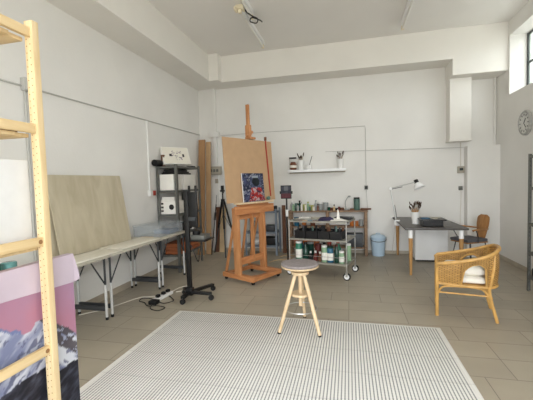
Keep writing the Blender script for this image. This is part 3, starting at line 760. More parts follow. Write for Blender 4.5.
# board on easel
lean = .06
slab('drawing_board', 'large brown hardboard panel standing on the easel', 'board', [EP(-.535, .0, 1.204), EP(.55, .0, 1.204), EP(.55, -lean, 2.165), EP(-.535, -lean, 2.165)], .008, 'hardboard')
# small picture on the board
t = thing('small_painting', 'small painting in dark blue and red of a helmeted figure on the easel board', 'painting', tuple(EP(-.02, .03, 1.203)))
ca = [EP(-.225, .045, 1.2035), EP(.25, .045, 1.2035), EP(.25, .012, 1.64), EP(-.225, .012, 1.64)]
nrm = (ca[1] - ca[0]).cross(ca[3] - ca[0]).normalized()
MB().prism(ca, nrm * -.018).build('canvas_block', 'canvas', t, smooth=False)
def fig(u, v):
    n = fbm(u * 9, v * 9); n2 = fbm(u * 22 + 5, v * 22)
    c = mixc((28, 34, 62), (96, 104, 150), n * 1.7 - .45)
    if n2 > .62: c = mixc(c, (214, 216, 226), .8)
    d = math.hypot((u - .62) / .23, (v - .70) / .2)
    if d < 1.25: c = mixc((46, 54, 92), (150, 160, 190), n2 * 1.3 - .2)
    if d < .8: c = mixc((14, 18, 26), (44, 60, 66), n)
    if abs(u - .6) < .14 and .83 < v < .92: c = (196, 206, 216)
    if v < .5 and abs(u - .62) < .38 - .3 * v and v > .03:
        c = mixc((188, 34, 34), (226, 60, 48), n) if n2 < .56 else ((226, 214, 216) if n > .45 else (40, 40, 78))
    return c
paint_grid('picture', 56, 64, lambda u, v: (ca[0] * (1 - u) + ca[1] * u) * (1 - v) + (ca[3] * (1 - u) + ca[2] * u) * v + nrm * .0012, fig, t, .74)
t = thing('red_clamp', 'long thin red bar clamp hanging down the right side of the brown board', 'clamp', tuple(EP(.40, .02, 1.24)))
b = MB(); ebar(b, (.42, .024, 1.27), (.40, -.042, 2.17), .02, .012); b.build('bar', 'red', t)
b = MB(); ebar(b, (.395, -.04, 2.17), (.395, -.04, 2.23), .035, .03); b.build('jaw', 'darkcard', t)
tag(MB().sphere(EP(.33, .05, 1.24), .035, 12, (1, 1, .9)).build('paint_pot', 'grgreen'), 'small grey green pot on the right end of the easel tray', 'pot')

# ------------------------------------------------------------------ low blue grey rack behind the easel and bits
t = rack('low blue grey metal rack behind the easel legs', -2.1, -1.42, 6.72, 7.12, .95, (.2, .48, .9), 'rackblue', 'low_metal_rack', w=.04)
rbox('plastic_tub', -2.0, -1.75, 6.8, 7.05, .48, .2, 'greyj', 'grey tub on the middle shelf of the low blue rack', 'tub')
tag(MB().lathe((-1.9, 6.88, .2005), [(.06, 0), (.08, .03), (.08, .1), (.05, .13), (0, .13)], 16).build('white_pot', 'white_pl'), 'round white pot on the bottom shelf of the low blue rack', 'pot')
rbox('dark_toolbox', -1.72, -1.47, 6.8, 7.05, .2, .15, 'blackpl', 'dark toolbox on the bottom shelf of the low blue rack', 'toolbox')
rbox('dark_toolbox', -1.7, -1.5, 6.8, 7.05, .48, .12, 'darkmetal', 'grey toolbox beside the tub on the low blue rack', 'toolbox')
for k in range(3): rbox('paint_box', -2.02 + k * .2, -1.86 + k * .2, 6.8, 7.0, .9, .1 + .03 * (k % 2), ('greyj', 'white_pl', 'blackpl')[k], ('grey box', 'white box', 'black box')[k] + ' on top of the low blue rack behind the easel', 'box')
slab('plank', 'brown plank leaning on the back wall between easel and tablet stand', 'plank', [(-1.36, 6.98, 0), (-1.285, 6.98, 0), (-1.31, 7.1, 1.0), (-1.385, 7.1, 1.0)], -.03, 'darkcard')
slab('plank', 'short tan plank leaning beside the brown one at the back wall', 'plank', [(-1.27, 6.98, 0), (-1.23, 6.98, 0), (-1.25, 7.1, .8), (-1.29, 7.1, .8)], -.02, 'tan')
tag(MB().tube([(-1.35, 6.6, .01), (-1.2, 6.75, .01), (-1.05, 6.6, .01), (-1.15, 6.4, .01), (-1.35, 6.3, .01), (-1.45, 6.1, .01)], .01, 8, 6).build('floor_hose', 'cable_t'), 'tan hose coiled on the floor behind the easel', 'hose')

# tablet on stand
t = thing('tablet_stand', 'black floor stand holding a small tablet beside the trolley', 'tablet stand', (-1.07, 5.95, 0))
MB().lathe((-1.07, 5.95, 0), [(.13, 0), (.13, .012), (.03, .025), (0, .025)], 24).build('base', 'black', t)
MB().cyl((-1.07, 5.95, .02), (-1.07, 5.95, 1.2), .015).build('pole', 'black', t)
MB().cyl((-1.07, 5.95, .88), (-1.07, 5.95, 1.0), .026).build('pole_joint', 'white_pl', t)
tb = MB().box(-1.165, -.975, 5.91, 5.925, 1.195, 1.43, .004).build('tablet', 'blackpl', t)
MB().box(-1.185, -.955, 5.918, 5.935, 1.28, 1.33, .004).build('clamp', 'black', t)
def scr(u, v):
    c = mixc((52, 58, 84), (150, 156, 172), fbm(u * 8, v * 8) * 1.6 - .4)
    if v > .6 and abs(u - .5) < .2: c = (206, 212, 222)
    if v < .38: c = mixc((150, 60, 76), (196, 120, 132), fbm(u * 10, v * 10 + 7))
    return c
paint_grid('screen', 16, 20, lambda u, v: (-1.155 + u * .17, 5.9094, 1.21 + v * .205), scr, t, .5)

# ------------------------------------------------------------------ wall shelf
t = thing('wall_shelf', 'white floating shelf on the back wall with pots of brushes', 'shelf', (-.63, 7.05, 1.67))
MB().box(-1.215, -.045, 6.95, YB, 1.68, 1.73, .004).build('board', 'white', t)
MB().box(-1.2, -.06, 7.1, YB, 1.655, 1.68, .003).build('wall_bracket', 'box_g', t)
SZ = 1.7305
def cup(label, x, y, z, r0, r1, h, m='white_pl', cat='cup', name='cup'):
    return tag(MB().lathe((x, y, z), [(r0, 0), (r1, h), (r1 - .006, h), (r0 - .005, .006), (0, .006)], 24).build(name, m), label, cat)
brush_n = 0
def brushes(label, group, x, y, z, n, spread, L, seed):
    rnd = random.Random(seed)
    for k in range(n):
        a = 2 * PI * k / n + rnd.uniform(-.3, .3)
        dx, dy = math.cos(a) * spread, math.sin(a) * spread
        l = L * rnd.uniform(.8, 1.05)
        t = thing('paintbrush', label, 'paintbrush', (x, y, z), 0, group)
        p0 = Vector((x - dx * .25, y - dy * .25, z)); d = Vector((dx, dy, l)).normalized()
        MB().tube([p0, p0 + d * l * .55, p0 + d * l * .72], [.004, .0055, .0045], 8).build('handle', rnd.choice(['tan', 'deskleg', 'darkcard', 'redbr']), t)
        MB().cyl(p0 + d * l * .72, p0 + d * l * .82, .006, .008, 8).build('ferrule', 'chrome', t)
        MB().tube([p0 + d * l * .82, p0 + d * l * .93, p0 + d * l], [.008, .011, .004], 8).build('bristles', 'bristle', t)
cup('taller white cup of brushes near the left end of the wall shelf', -.95, 7.04, SZ, .056, .066, .2)
brushes('paintbrush in the left cup on the wall shelf', 'brushes in the left shelf cup', -.95, 7.04, SZ + .01, 8, .10, .35, 1)
cup('small low white pot with a thin stick on the wall shelf', -.79, 7.04, SZ, .058, .058, .09)
tag(MB().tube([(-.8, 7.04, SZ + .008), (-.72, 7.06, SZ + .27)], [.004, .006]).build('stirring_stick', 'darkmetal'), 'thin dark stick standing in the small white pot on the wall shelf', 'stick')
cup('white cup of brushes near the right end of the wall shelf', -.155, 7.04, SZ, .056, .07, .19)
brushes('paintbrush in the right cup on the wall shelf', 'brushes in the right shelf cup', -.155, 7.04, SZ + .01, 8, .10, .34, 2)
t = thing('brown_jar', 'reddish brown jar at the left end of the wall shelf', 'jar', (-1.11, 7.04, SZ))
MB().lathe((-1.11, 7.04, SZ), [(.055, 0), (.075, .03), (.075, .11), (.05, .15), (.05, .165), (0, .165)], 20).build('jar_body', 'brown', t)
MB().lathe((-1.11, 7.04, SZ + .045), [(.0765, 0), (.0765, .05), (.076, .0501)], 20).build('jar_label', 'palecloth', t)
t = thing('spray_gun', 'small black nozzle on a thin rod above the brown jar', 'spray nozzle', (-1.17, 7.1, SZ))
MB().cyl((-1.19, 7.1, SZ), (-1.19, 7.1, SZ + .25), .006).build('rod', 'box_g', t)
MB().box(-1.2, -1.05, 7.085, 7.115, SZ + .235, SZ + .265, .008).build('nozzle', 'blackpl', t)

# ------------------------------------------------------------------ wooden bench along the back wall
BX0, BX1, BY0, BY1, BH = -1.2, .345, 6.84, 7.12, .895
t = thing('wooden_bench', 'brown wooden shelf bench against the back wall behind the trolley', 'bench', (-.43, 7.0, 0))
MB().box(BX0 - .01, BX1 + .01, BY0 - .01, BY1, BH - .03, BH, .004).build('top', 'benchwood', t)
for x in (BX0, -.45, BX1 - .055):
    for y in (BY0, BY1 - .05): MB().box(x, x + .055, y, y + .045, 0, BH - .03, .003).build('leg', 'benchwood', t)
for z in (.17, .58): MB().box(BX0, BX1, BY0 + .002, BY1 - .002, z - .025, z, .003).build('shelf_board', 'benchwood', t)
def jar(name, label, x, y, z, r, h, m, cat='jar', group=None, neck=True, cap=None):
    t = thing(name, label, cat, (x, y, z), 0, group)
    prof = [(r * .92, 0), (r, .008), (r, h * (.72 if neck else .97)), (r * (.5 if neck else .92), h * .88 if neck else h), (r * (.45 if neck else .9), h), (0, h)]
    MB().lathe((x, y, z), prof, 16).build('body', m, t)
    if cap: MB().lathe((x, y, z + h), [(r * .55 if neck else r * .95, 0), (r * .55 if neck else r * .95, .03), (0, .03)], 14).build('cap', cap, t)
    return t
BZ = BH + .0005
for i, (x, r, h, m, nk, cap, lab) in enumerate([
    (-1.14, .035, .19, 'greyj', True, 'white_pl', 'grey bottle at the far left end of the bench top'),
    (-1.05, .038, .17, 'grgreen', False, None, 'grey green tin on the left part of the bench top'),
    (-.98, .035, .2, 'dkgreen', True, 'black', 'dark green bottle on the left part of the bench top'),
    (-.89, .032, .14, 'yellow', False, None, 'first yellowish green tube on the bench top behind the trolley'),
    (-.81, .032, .17, 'palegreen', True, 'yellow', 'pale green bottle beside the yellowish tubes on the bench'),
    (-.73, .034, .12, 'yellow', False, None, 'second yellowish tube right of the pale green bottle on the bench'),
    (-.65, .03, .2, 'greyj', True, 'greyj', 'slim grey bottle with grey cap in mid bench'),
    (-.56, .045, .15, 'greyj', False, 'white_pl', 'grey canister with white lid on the bench'),
    (-.45, .05, .18, 'greyj', False, None, 'wide tall grey canister on the bench top'),
    (-.33, .035, .06, 'brown', False, None, 'low brown pot on the bench top right of the grey canisters'),
    (-.24, .035, .05, 'blackpl', False, None, 'low black pot on the bench top'),
    (-.14, .04, .055, 'darkcard', False, None, 'low dark brown pot left of the silver flask group'),
]):
    jar('bench_bottle' if nk else 'bench_jar', lab, x, 6.95 + .03 * (i % 2), BZ, r, h * .88, m, 'bottle' if nk else 'jar', None, nk, cap)
for i, (x, r, h, m, nk, cap, lab) in enumerate([
    (-1.10, .025, .14, 'palegreen', True, 'white_pl', 'small pale green bottle in front of the far left bench bottles'),
    (-1.01, .024, .12, 'greyj', True, 'black', 'small grey bottle with black cap on the left of the bench'),
    (-.935, .02, .15, 'palecloth', True, 'greyj', 'slim cream bottle next to the dark green bench bottle'),
    (-.85, .022, .11, 'palecloth', False, None, 'short cream pot between the yellowish tubes on the bench'),
    (-.77, .02, .09, 'grgreen', True, 'yellow', 'tiny green bottle with yellow cap on the bench front'),
    (-.69, .024, .08, 'palecloth', False, None, 'low cream pot at the bench front below the slim grey bottle'),
    (-.605, .02, .11, 'brown', True, 'black', 'thin brown bottle left of the grey canisters on the bench'),
    (-.39, .03, .07, 'dkgreen', False, None, 'low dark green pot beside the wide grey canister'),
    (-.285, .022, .09, 'tan', True, 'black', 'small tan bottle between the low pots on the bench'),
    (-.19, .024, .075, 'redbr', False, None, 'low red brown pot between the low dark pots on the bench'),
]):
    jar('small_bottle' if nk else 'small_pot', lab, x, 6.885, BZ, r, h, m, 'bottle' if nk else 'pot', None, nk, cap)
t = jar('thermos_flask', 'grey green flask with dark cap on the right part of the bench', .15, 6.96, BZ, .06, .22, 'grgreen', 'flask', None, False, 'black')
t = thing('desk_tool', 'thin grey gooseneck tool standing on the bench behind the white paper', 'tool', (-.06, 7.0, BZ))
MB().lathe((-.06, 7.0, BZ), [(.04, 0), (.04, .02), (0, .02)], 16).build('foot', 'greyj', t)
MB().tube([(-.06, 7.0, BZ + .02), (-.07, 7.0, BZ + .15), (-.03, 7.0, BZ + .24), (.0, 7.0, BZ + .27)], .008, 8, 5).build('neck', 'greyj', t)
MB().sphere((.01, 7.0, BZ + .27), .03, 12, (1, 1, .6)).build('head', 'greyj', t)
tag(MB().tube([(.22, 6.9, BZ + .022), (.42, 6.9, BZ + .022)], [.022, .016], 10).build('dark_stick', 'darkcard'), 'dark wooden stick jutting off the right end of the bench', 'stick')
rbox('flat_box', .02, .1, 6.88, 7.02, BH, .03, 'darkcard', 'flat dark box beside the green flask on the bench', 'box')
for i, (x, r, h, m, lab) in enumerate([
    (.05, .04, .11, 'amber', 'left amber jar on the middle bench shelf'), (.14, .04, .1, 'amber', 'middle amber jar on the middle bench shelf'), (.23, .035, .13, 'greyj', 'grey jar right of the amber jars on the bench shelf'),
    (-.9, .05, .16, 'amber', 'amber tin on the left of the middle bench shelf'), (-.72, .05, .14, 'brown', 'brown tin on the middle bench shelf seen over the bins'),
    (-1.05, .05, .18, 'teal', 'blue bottle at the left end of the middle bench shelf')]):
    jar('shelf_jar', lab, x, 6.93, .5805, r, h, m, 'jar', None, False, None)
rbox('storage_crate', -.08, .26, 6.87, 7.08, .17, .26, 'darkmetal', 'dark grey crate on the lower bench shelf next to the blue bin', 'crate')
rbox('storage_crate', -1.1, -.6, 6.87, 7.08, .17, .22, 'orange', 'reddish box on the lower bench shelf behind the trolley bottles', 'box')

# ------------------------------------------------------------------ steel trolley
TA = math.atan2(.243, -.97)
def TP(s, q, z): return Vector((-.045 - .97 * s + .243 * q, 5.15 + .243 * s + .97 * q, z))   # s to the left, q to the back
TL, TD = .92, .54
t = thing('trolley', 'three tier steel trolley crowded with bottles and black bins', 'trolley', tuple(TP(TL / 2, TD / 2, 0)), math.atan2(-.243, .97))
def tbox(mb, s0, s1, q0, q1, z0, z1, bev=.0):
    return mb.obox(TP((s0 + s1) / 2, (q0 + q1) / 2, (z0 + z1) / 2), (s1 - s0, q1 - q0, z1 - z0), math.atan2(-.243, .97), bev)
TZ = (.232, .588, .87)
for s in (0, TL):
    for q in (0, TD):
        MB().cyl(TP(s, q, .12), TP(s, q, .9), .0095).build('post', 'chrome', t)
        c = TP(s, q, .055)
        k = MB().lathe(c - Vector((.016 * .243, .016 * .97, 0)), [(0, 0), (.055, 0), (.055, .032), (0, .032)], 20, (.243, .97, 0)).build('caster', 'rubber', t)
        MB().lathe(c - Vector((.019 * .243, .019 * .97, 0)), [(0, 0), (.038, 0), (.038, .038), (0, .038)], 16, (.243, .97, 0)).build('hub', 'white', k)
        f = MB(); f.bar(c + Vector((0, 0, .06)), c, .03, .05, (.243, .97, 0)); f.build('fork', 'chrome', k)
for z in TZ:
    b = MB(); tbox(b, 0, TL, 0, TD, z - .004, z)
    tbox(b, 0, TL, -.008, 0, z - .02, z + .006); tbox(b, 0, TL, TD, TD + .008, z - .02, z + .006); tbox(b, -.008, 0, 0, TD, z - .02, z + .006); tbox(b, TL, TL + .008, 0, TD, z - .02, z + .006)
    b.build('tray', 'steel', t, smooth=False)
for z in (.33,):
    MB().tube([TP(0, -.004, z), TP(TL, -.004, z)], .004).build('guard_rail', 'chrome', t)
# bins on the middle tray
for k, lab in enumerate(('rightmost black bin on the middle trolley tray', 'second black bin from the right on the middle trolley tray', 'third black bin from the right on the middle trolley tray', 'leftmost black bin on the middle trolley tray')):
    s0 = .085 + k * .192
    tt_ = thing('storage_bin', lab, 'bin', tuple(TP(s0 + .09, .2, .5885)))
    b = MB(); z0_, z1_ = .5885, .715
    tbox(b, s0, s0 + .18, .04, .36, z0_, z0_ + .004); tbox(b, s0, s0 + .004, .04, .36, z0_, z1_); tbox(b, s0 + .176, s0 + .18, .04, .36, z0_, z1_); tbox(b, s0, s0 + .18, .04, .044, z0_, z1_); tbox(b, s0, s0 + .18, .356, .36, z0_, z1_)
    b.build('tub', 'blackpl', tt_, smooth=False)
    b = MB(); tbox(b, s0 - .004, s0 + .184, .034, .04, z1_ - .02, z1_ + .002); b.build('rim', 'black', tt_, smooth=False)
    rr = random.Random(k)
    for j in range(4):
        p = TP(s0 + .03 + j * .04, .12 + rr.random() * .12, .5935)
        tag(MB().cyl(p, p + Vector((rr.uniform(-.02, .02), rr.uniform(-.02, .02), .15 + rr.random() * .06)), .017, n=10).build('paint_tube', rr.choice(['blackpl', 'darkmetal', 'grgreen', 'darkcard'])), 'dark paint tube in the ' + lab.split(' on the')[0] + ' of the trolley', 'paint tube', 'paint tubes in the ' + lab.split(' on the')[0])
# bottles on the bottom tray
for i, (s, q, r, h, m, nk, cap, lab) in enumerate([
    (.80, .10, .055, .27, 'green', False, 'white_pl', 'large green bottle with white label on the left of the bottom tray'),
    (.69, .12, .05, .25, 'dkgreen', True, 'black', 'dark green bottle beside the large green one on the bottom tray'),
    (.60, .1, .03, .12, 'blackpl', True, 'white_pl', 'small black bottle with white cap, left one on the bottom tray'),
    (.52, .1, .032, .13, 'redbr', True, 'white_pl', 'small red brown bottle with white cap on the bottom tray'),
    (.45, .11, .03, .12, 'darkcard', True, 'palecloth', 'small dark bottle with cream cap on the bottom tray'),
    (.37, .09, .045, .23, 'palegreen', False, 'white_pl', 'white and pale green bottle in the middle of the bottom tray'),
    (.28, .10, .05, .22, 'teal', False, 'dkgreen', 'teal bottle in the middle right of the bottom tray'),
    (.18, .11, .035, .25, 'dkgreen', True, 'redbr', 'slim dark green bottle with red cap on the bottom tray'),
    (.10, .09, .04, .16, 'palegreen', False, 'white_pl', 'pale green jar with white lid near the right post'),
    (.05, .3, .045, .24, 'palegreen', False, 'white_pl', 'tall pale green bottle at the right end of the bottom tray'),
    (.55, .33, .06, .2, 'redbr', False, 'redbr', 'red tin at the back of the bottom tray'),
    (.36, .33, .06, .24, 'redbr', True, 'red', 'dark red bottle at the back of the bottom tray'),
    (.22, .32, .05, .26, 'green', True, 'red', 'green bottle with red cap at the back of the bottom tray'),
    (.70, .36, .06, .22, 'dkgreen', False, 'greyj', 'dark jar with grey lid at the back of the bottom tray'),
    (.86, .36, .045, .26, 'teal', True, 'white_pl', 'blue bottle with white cap at the left back of the bottom tray'),
    (.46, .36, .05, .22, 'brown', True, 'black', 'brown bottle with black cap at the back of the bottom tray'),
]):
    p = TP(s, q, TZ[0] + .0005)
    b = jar('bottle', lab, p.x, p.y, p.z, r, h, m, 'bottle', None, nk, cap)
    if i in (0, 5, 6, 8): MB().lathe((p.x, p.y, p.z + h * .15), [(r * 1.012, 0), (r * 1.012, h * .5), (r * 1.01, h * .501)], 16).build('label_band', 'paper', b)
# clutter on the top tray
tz = TZ[2] + .0005
def heap(name, label, cat, s, q, z, sx, sy, sz, m, seed, n=14):
    rnd = random.Random(seed); b = MB()
    t_ = bmesh.new(); bmesh.ops.create_grid(t_, x_segments=n, y_segments=n, size=1)
    c = TP(s, q, z)
    for v in t_.verts:
        e = max(abs(v.co.x), abs(v.co.y)); h = (1 - e ** 3) * (.35 + .9 * fbm(v.co.x * 2.3 + seed, v.co.y * 2.3 + 5))
        k = 1 - .25 * fbm(v.co.x * 1.7 + 3 * seed, v.co.y * 1.7)
        v.co = Vector((c.x + v.co.x * sx * k, c.y + v.co.y * sy * k, z + .002 + sz * max(0, h)))
    b._merge(t_)
    o = b.build(name, m, angle=60)
    return tag(o, label, cat)
heap('purple_cloth', 'dark purple cloth crumpled on the top trolley tray', 'cloth', .36, .2, tz, .15, .12, .06, 'purple', 3)
# white paper with a corner standing up
pt = thing('white_paper', 'white folded paper with one corner standing up on the top trolley tray', 'paper', tuple(TP(.12, .2, tz)))
c = TP(.12, .14, tz)
b = MB(); b.prism([c + Vector((-.16, -.05, .003)), c + Vector((.12, -.02, .003)), c + Vector((.02, .12, .02)), c + Vector((-.12, .12, .03))], (0, 0, .003)); b.build('sheet', 'paper', pt, smooth=False)
b = MB(); b.prism([c + Vector((-.065, .06, .012)), c + Vector((-.01, .055, .012)), c + Vector((-.03, .08, .16)), c + Vector((-.045, .085, .175))], (0, .012, .002)); b.build('raised_corner', 'paper', pt, smooth=False)
tray = thing('black_tray', 'black shallow tray on the right back of the top trolley tray', 'tray', tuple(TP(.08, .40, tz)))
b = MB(); tbox(b, .012, .27, .35, .5, tz, tz + .012, .004); b.build('tray_base', 'plate', tray)
b = MB(); tbox(b, .012, .27, .34, .355, tz, tz + .035, .004); tbox(b, .012, .27, .495, .51, tz, tz + .035, .004); tbox(b, .002, .017, .34, .51, tz, tz + .035, .004); tbox(b, .265, .28, .34, .51, tz, tz + .035, .004); b.build('tray_rim', 'plate', tray)
for k, (s, q, m, lab) in enumerate([(.60, .1, 'greyj', 'grey flat scraper'), (.70, .2, 'steel', 'steel palette plate'), (.78, .35, 'paper', 'pale paper sheet'), (.56, .36, 'box_g', 'grey beige flat pack')]):
    b = MB(); tbox(b, s - .09, s + .09, q - .06, q + .06, tz, tz + .012 + .004 * k, .003)
    tag(b.build('flat_item', m), lab + ' lying on the left half of the top trolley tray', 'flat item')
for k in range(5):
    a = TP(.5 + k * .07, .05, tz + .012 + .0); d = TP(.42 + k * .07 + .1, .05 + .012 * k, tz + .012)
    tag(MB().tube([TP(.45 + k * .085, .02 + .008 * k, tz + .006), TP(.53 + k * .085, .03 + .008 * k, tz + .006)], [.005, .006], 8).build('pencil', ('darkcard', 'teal', 'tan', 'redbr', 'dkgreen')[k]), ('brown', 'blue', 'tan', 'red brown', 'dark green')[k] + ' pencil lying along the front edge of the top trolley tray', 'pencil')

# ------------------------------------------------------------------ blue bin
t = thing('blue_bin', 'pale blue round bin with a domed lid by the back wall', 'bin', (.545, 6.96, 0))
MB().lathe((.545, 6.96, 0), [(.115, 0), (.12, .008), (.138, .34), (0, .34)], 32).build('bin_body', 'blue', t)
MB().lathe((.545, 6.96, .341), [(.152, 0), (.152, .022), (.12, .055), (.05, .075), (0, .078)], 32).build('lid', 'blue', t)
MB().tube([(.505, 6.96, .41), (.52, 6.96, .435), (.57, 6.96, .435), (.585, 6.96, .41)], .008, 8, 4).build('lid_knob', 'blue', t)
MB().tube([(.40, 6.93, .335), (.42, 6.82, .31), (.545, 6.795, .29), (.67, 6.82, .31), (.69, 6.93, .335)], .006, 8, 5).build('carry_handle', 'darkmetal', t)

# ------------------------------------------------------------------ desk
t = thing('desk', 'charcoal topped desk with tapered wooden legs near the right back corner', 'desk', (1.265, 6.3, 0))
MB().box(.83, 1.70, 5.5, 7.1, .71, .738, .003).build('desktop', 'desktop', t)
for x, y in ((.915, 5.58), (1.62, 5.58), (.915, 7.03), (1.62, 7.03)):
    l = MB().tube([(x, y, .0), (x, y, .58)], [.019, .032], 16).build('leg', 'deskleg', t)
    MB().cyl((x, y, .575), (x, y, .71), .033, n=16).build('leg_socket', 'white', l)
t = thing('low_cabinet', 'low white cabinet standing under the desk', 'cabinet', (1.41, 6.75, 0))
MB().box(1.14, 1.675, 6.5, 7.0, .03, .66, .006).build('body', 'white', t)
MB().box(1.16, 1.655, 6.52, 6.98, 0, .03).build('plinth', 'blackpl', t)
MB().box(1.145, 1.67, 6.488, 6.5, .05, .655, .003).build('door', 'white', t)
# desk lamp
t = thing('desk_lamp', 'white articulated lamp clamped to the left edge of the desk', 'lamp', (.81, 6.4, .70))
k = MB(); k.box(.78, .87, 6.37, 6.43, .7385, .76, .004); k.box(.78, .80, 6.37, 6.43, .67, .74, .004); k.box(.78, .87, 6.38, 6.42, .67, .684, .003); k.cyl((.85, 6.4, .684), (.85, 6.4, .7095), .008); k.build('clamp', 'white', t)
MB().cyl((.80, 6.4, .76), (.80, 6.4, .80), .014).build('pivot', 'chrome', t)
b0, b1, b2 = Vector((.80, 6.4, .79)), Vector((.725, 6.45, 1.32)), Vector((1.12, 6.4, 1.42))
for dy in (-.016, .016):
    o_ = Vector((0, dy, 0)); MB().tube([b0 + o_, b1 + o_], .009).build('lower_arm', 'legwhite', t); MB().tube([b1 + o_, b2 + o_], .009).build('upper_arm', 'legwhite', t)
MB().cyl(b0 + Vector((.02, 0, .02)), b0 * .55 + b1 * .45 + Vector((.025, 0, 0)), .006).build('spring', 'darkmetal', t)
MB().cyl(b1 + Vector((.02, 0, -.012)), b1 * .5 + b2 * .5 + Vector((0, 0, -.025)), .006).build('spring', 'darkmetal', t)
MB().lathe(b1 - Vector((0, .03, 0)), [(0, 0), (.025, 0), (.025, .06), (0, .06)], 14, (0, 1, 0)).build('elbow', 'white', t)
hd = Vector((.3, -.25, -.85)).normalized()
MB().lathe(b2 + Vector((.03, -.01, .0)), [(0, -.05), (.035, -.045), (.038, .03), (0, .03)], 18, hd).build('lamp_neck', 'blackpl', t)
MB().lathe(b2 + Vector((.035, -.015, -.01)), [(.035, .0), (.055, .02), (.1, .1), (.094, .1), (.05, .03), (0, .03)], 24, hd).build('lamp_shade', 'white', t)
MB().sphere(b2 + Vector((.035, -.015, -.01)) + hd * .06, .03, 12).build('bulb', 'tube', t)
tag(MB().tube([(.8, 6.42, .7), (.79, 6.6, .4), (.8, 6.9, .1), (.82, 7.1, .02)], .004, 6, 5).build('lamp_cord', 'cable_w'), 'thin white cord hanging from the lamp clamp behind the desk leg', 'cord')
# brush cup and tray on the desk
DZ = .7385
cup('white cup full of paintbrushes on the desk', 1.06, 6.02, DZ, .05, .068, .2)
brushes('paintbrush standing in the white cup on the desk', 'brushes in the desk cup', 1.06, 6.02, DZ + .008, 16, .14, .385, 5)
t = thing('paint_tray', 'black tray with blue and pale paint palettes on the desk', 'tray', (1.26, 5.86, DZ))
x0, x1, y0, y1 = 1.12, 1.41, 5.72, 6.0
b = MB(); b.box(x0, x1, y0, y1, DZ, DZ + .006); b.box(x0, x0 + .006, y0, y1, DZ, DZ + .085); b.box(x1 - .006, x1, y0, y1, DZ, DZ + .085); b.box(x0, x1, y0, y0 + .006, DZ, DZ + .085); b.box(x0, x1, y1 - .006, y1, DZ, DZ + .085)
b.build('tray_body', 'plate', t, smooth=False)
b = MB().box(x0 - .035, x1 + .045, y0 - .02, y1 + .02, DZ + .086, DZ + .104, .006); b.build('palette', 'plate', t)
MB().lathe((1.18, 5.86, DZ + .105), [(.075, 0), (.07, .015), (.03, .022), (0, .02)], 14).build('blue_paint', 'bluepaint', t)
b = MB().lathe((1.31, 5.83, DZ + .105), [(.05, 0), (.048, .016), (0, .016)], 14); b.box(1.24, 1.42, 5.9, 5.95, DZ + .105, DZ + .12, .004); b.build('pale_paint', 'box_g', t)
# bent wood chair
CH = thing('desk_chair', 'bent wood armchair with grey seat pad behind the desk', 'chair', (1.98, 6.3, 0), math.radians(28))
def cl(mb, name, m, p=None): return mb.build(name, m, p or CH, local=True)
cl(MB().obox((-.06, 0, .455), (.40, .38, .05), None, .02), 'seat_pad', 'seatgrey')
cl(MB().obox((-.05, 0, .42), (.40, .36, .02), None, .006), 'seat_shell', 'brownply')
bk = MB()
def backsec(z):
    k = (z - .42) / .43; x = .17 + .07 * k; w = .07 + .045 * min(1, max(0, k) * 1.6)
    if k > .85: w *= math.sqrt(max(.05, 1 - ((k - .85) / .17) ** 2))
    return x, w
rows = []
for i in range(15):
    z = .40 + .45 * i / 14; x, w_ = backsec(z); row = []
    for j in range(9):
        y = (j / 8 * 2 - 1); row.append((x - .012 * (1 - y * y) + .012, y * w_, z))
    rows.append(row)
vf = [bk.bm.verts.new(v) for r_ in rows for v in r_]; vb = [bk.bm.verts.new((v[0] + .014, v[1], v[2])) for r_ in rows for v in r_]
for i in range(14):
    for j in range(8):
        a = i * 9 + j
        bk.bm.faces.new((vf[a], vf[a + 1], vf[a + 10], vf[a + 9])); bk.bm.faces.new((vb[a + 9], vb[a + 10], vb[a + 1], vb[a]))
    bk.bm.faces.new((vf[i * 9], vf[i * 9 + 9], vb[i * 9 + 9], vb[i * 9])); bk.bm.faces.new((vf[i * 9 + 8], vb[i * 9 + 8], vb[i * 9 + 17], vf[i * 9 + 17]))
for j in range(8):
    bk.bm.faces.new((vf[126 + j], vf[127 + j], vb[127 + j], vb[126 + j])); bk.bm.faces.new((vf[j], vb[j], vb[j + 1], vf[j + 1]))
cl(bk, 'backrest', 'brownply')
for sy in (-1, 1):
    cl(MB().tube([(.22, sy * .11, .62), (.05, sy * .24, .64), (-.15, sy * .25, .645), (-.22, sy * .24, .63)], [.014, .017, .017, .014], 10, 5), 'armrest', 'brownply')
    cl(MB().tube([(-.16, sy * .25, .635), (-.1, sy * .23, .52), (-.06, sy * .19, .42)], .008, 8, 4), 'arm_support', 'darkmetal')
    for sx, fx in ((-.17, -.22), (.12, .2)):
        cl(MB().tube([(sx, sy * .15, .41), (fx, sy * .22, .0)], .009, 8), 'leg', 'darkmetal')
    cl(MB().tube([(-.22, sy * .22, .012), (.2, sy * .22, .012)], .008, 8), 'floor_rail', 'darkmetal')

# ------------------------------------------------------------------ stool
sx_, sy_ = -.49, 3.38
t = thing('stool', 'pale wood screw stool with a grey felt cushion at the far edge of the rug', 'stool', (sx_, sy_, 0.006))
G = .006
MB().lathe((sx_, sy_, .63), [(0, 0), (.17, 0), (.188, .012), (.188, .024), (0, .024)], 36).build('seat', 'beech', t)
MB().lathe((sx_, sy_, .654), [(.182, 0), (.19, .012), (.182, .026), (.1, .034), (0, .036)], 36).build('cushion', 'felt', t)
MB().lathe((sx_, sy_, .565), [(0, 0), (.085, 0), (.09, .01), (.09, .03), (0, .03)], 28).build('hub', 'beech', t)
MB().lathe((sx_, sy_, .595), [(.035, 0), (.04, .036)], 20).build('collar', 'beech', t)
MB().cyl((sx_, sy_, .24), (sx_, sy_, .60), .02, n=16).build('screw_post', 'beech', t)
MB().lathe((sx_, sy_, .345), [(0, 0), (.06, 0), (.095, .006), (.095, .028), (0, .028)], 28).build('middle_disc', 'beech', t)
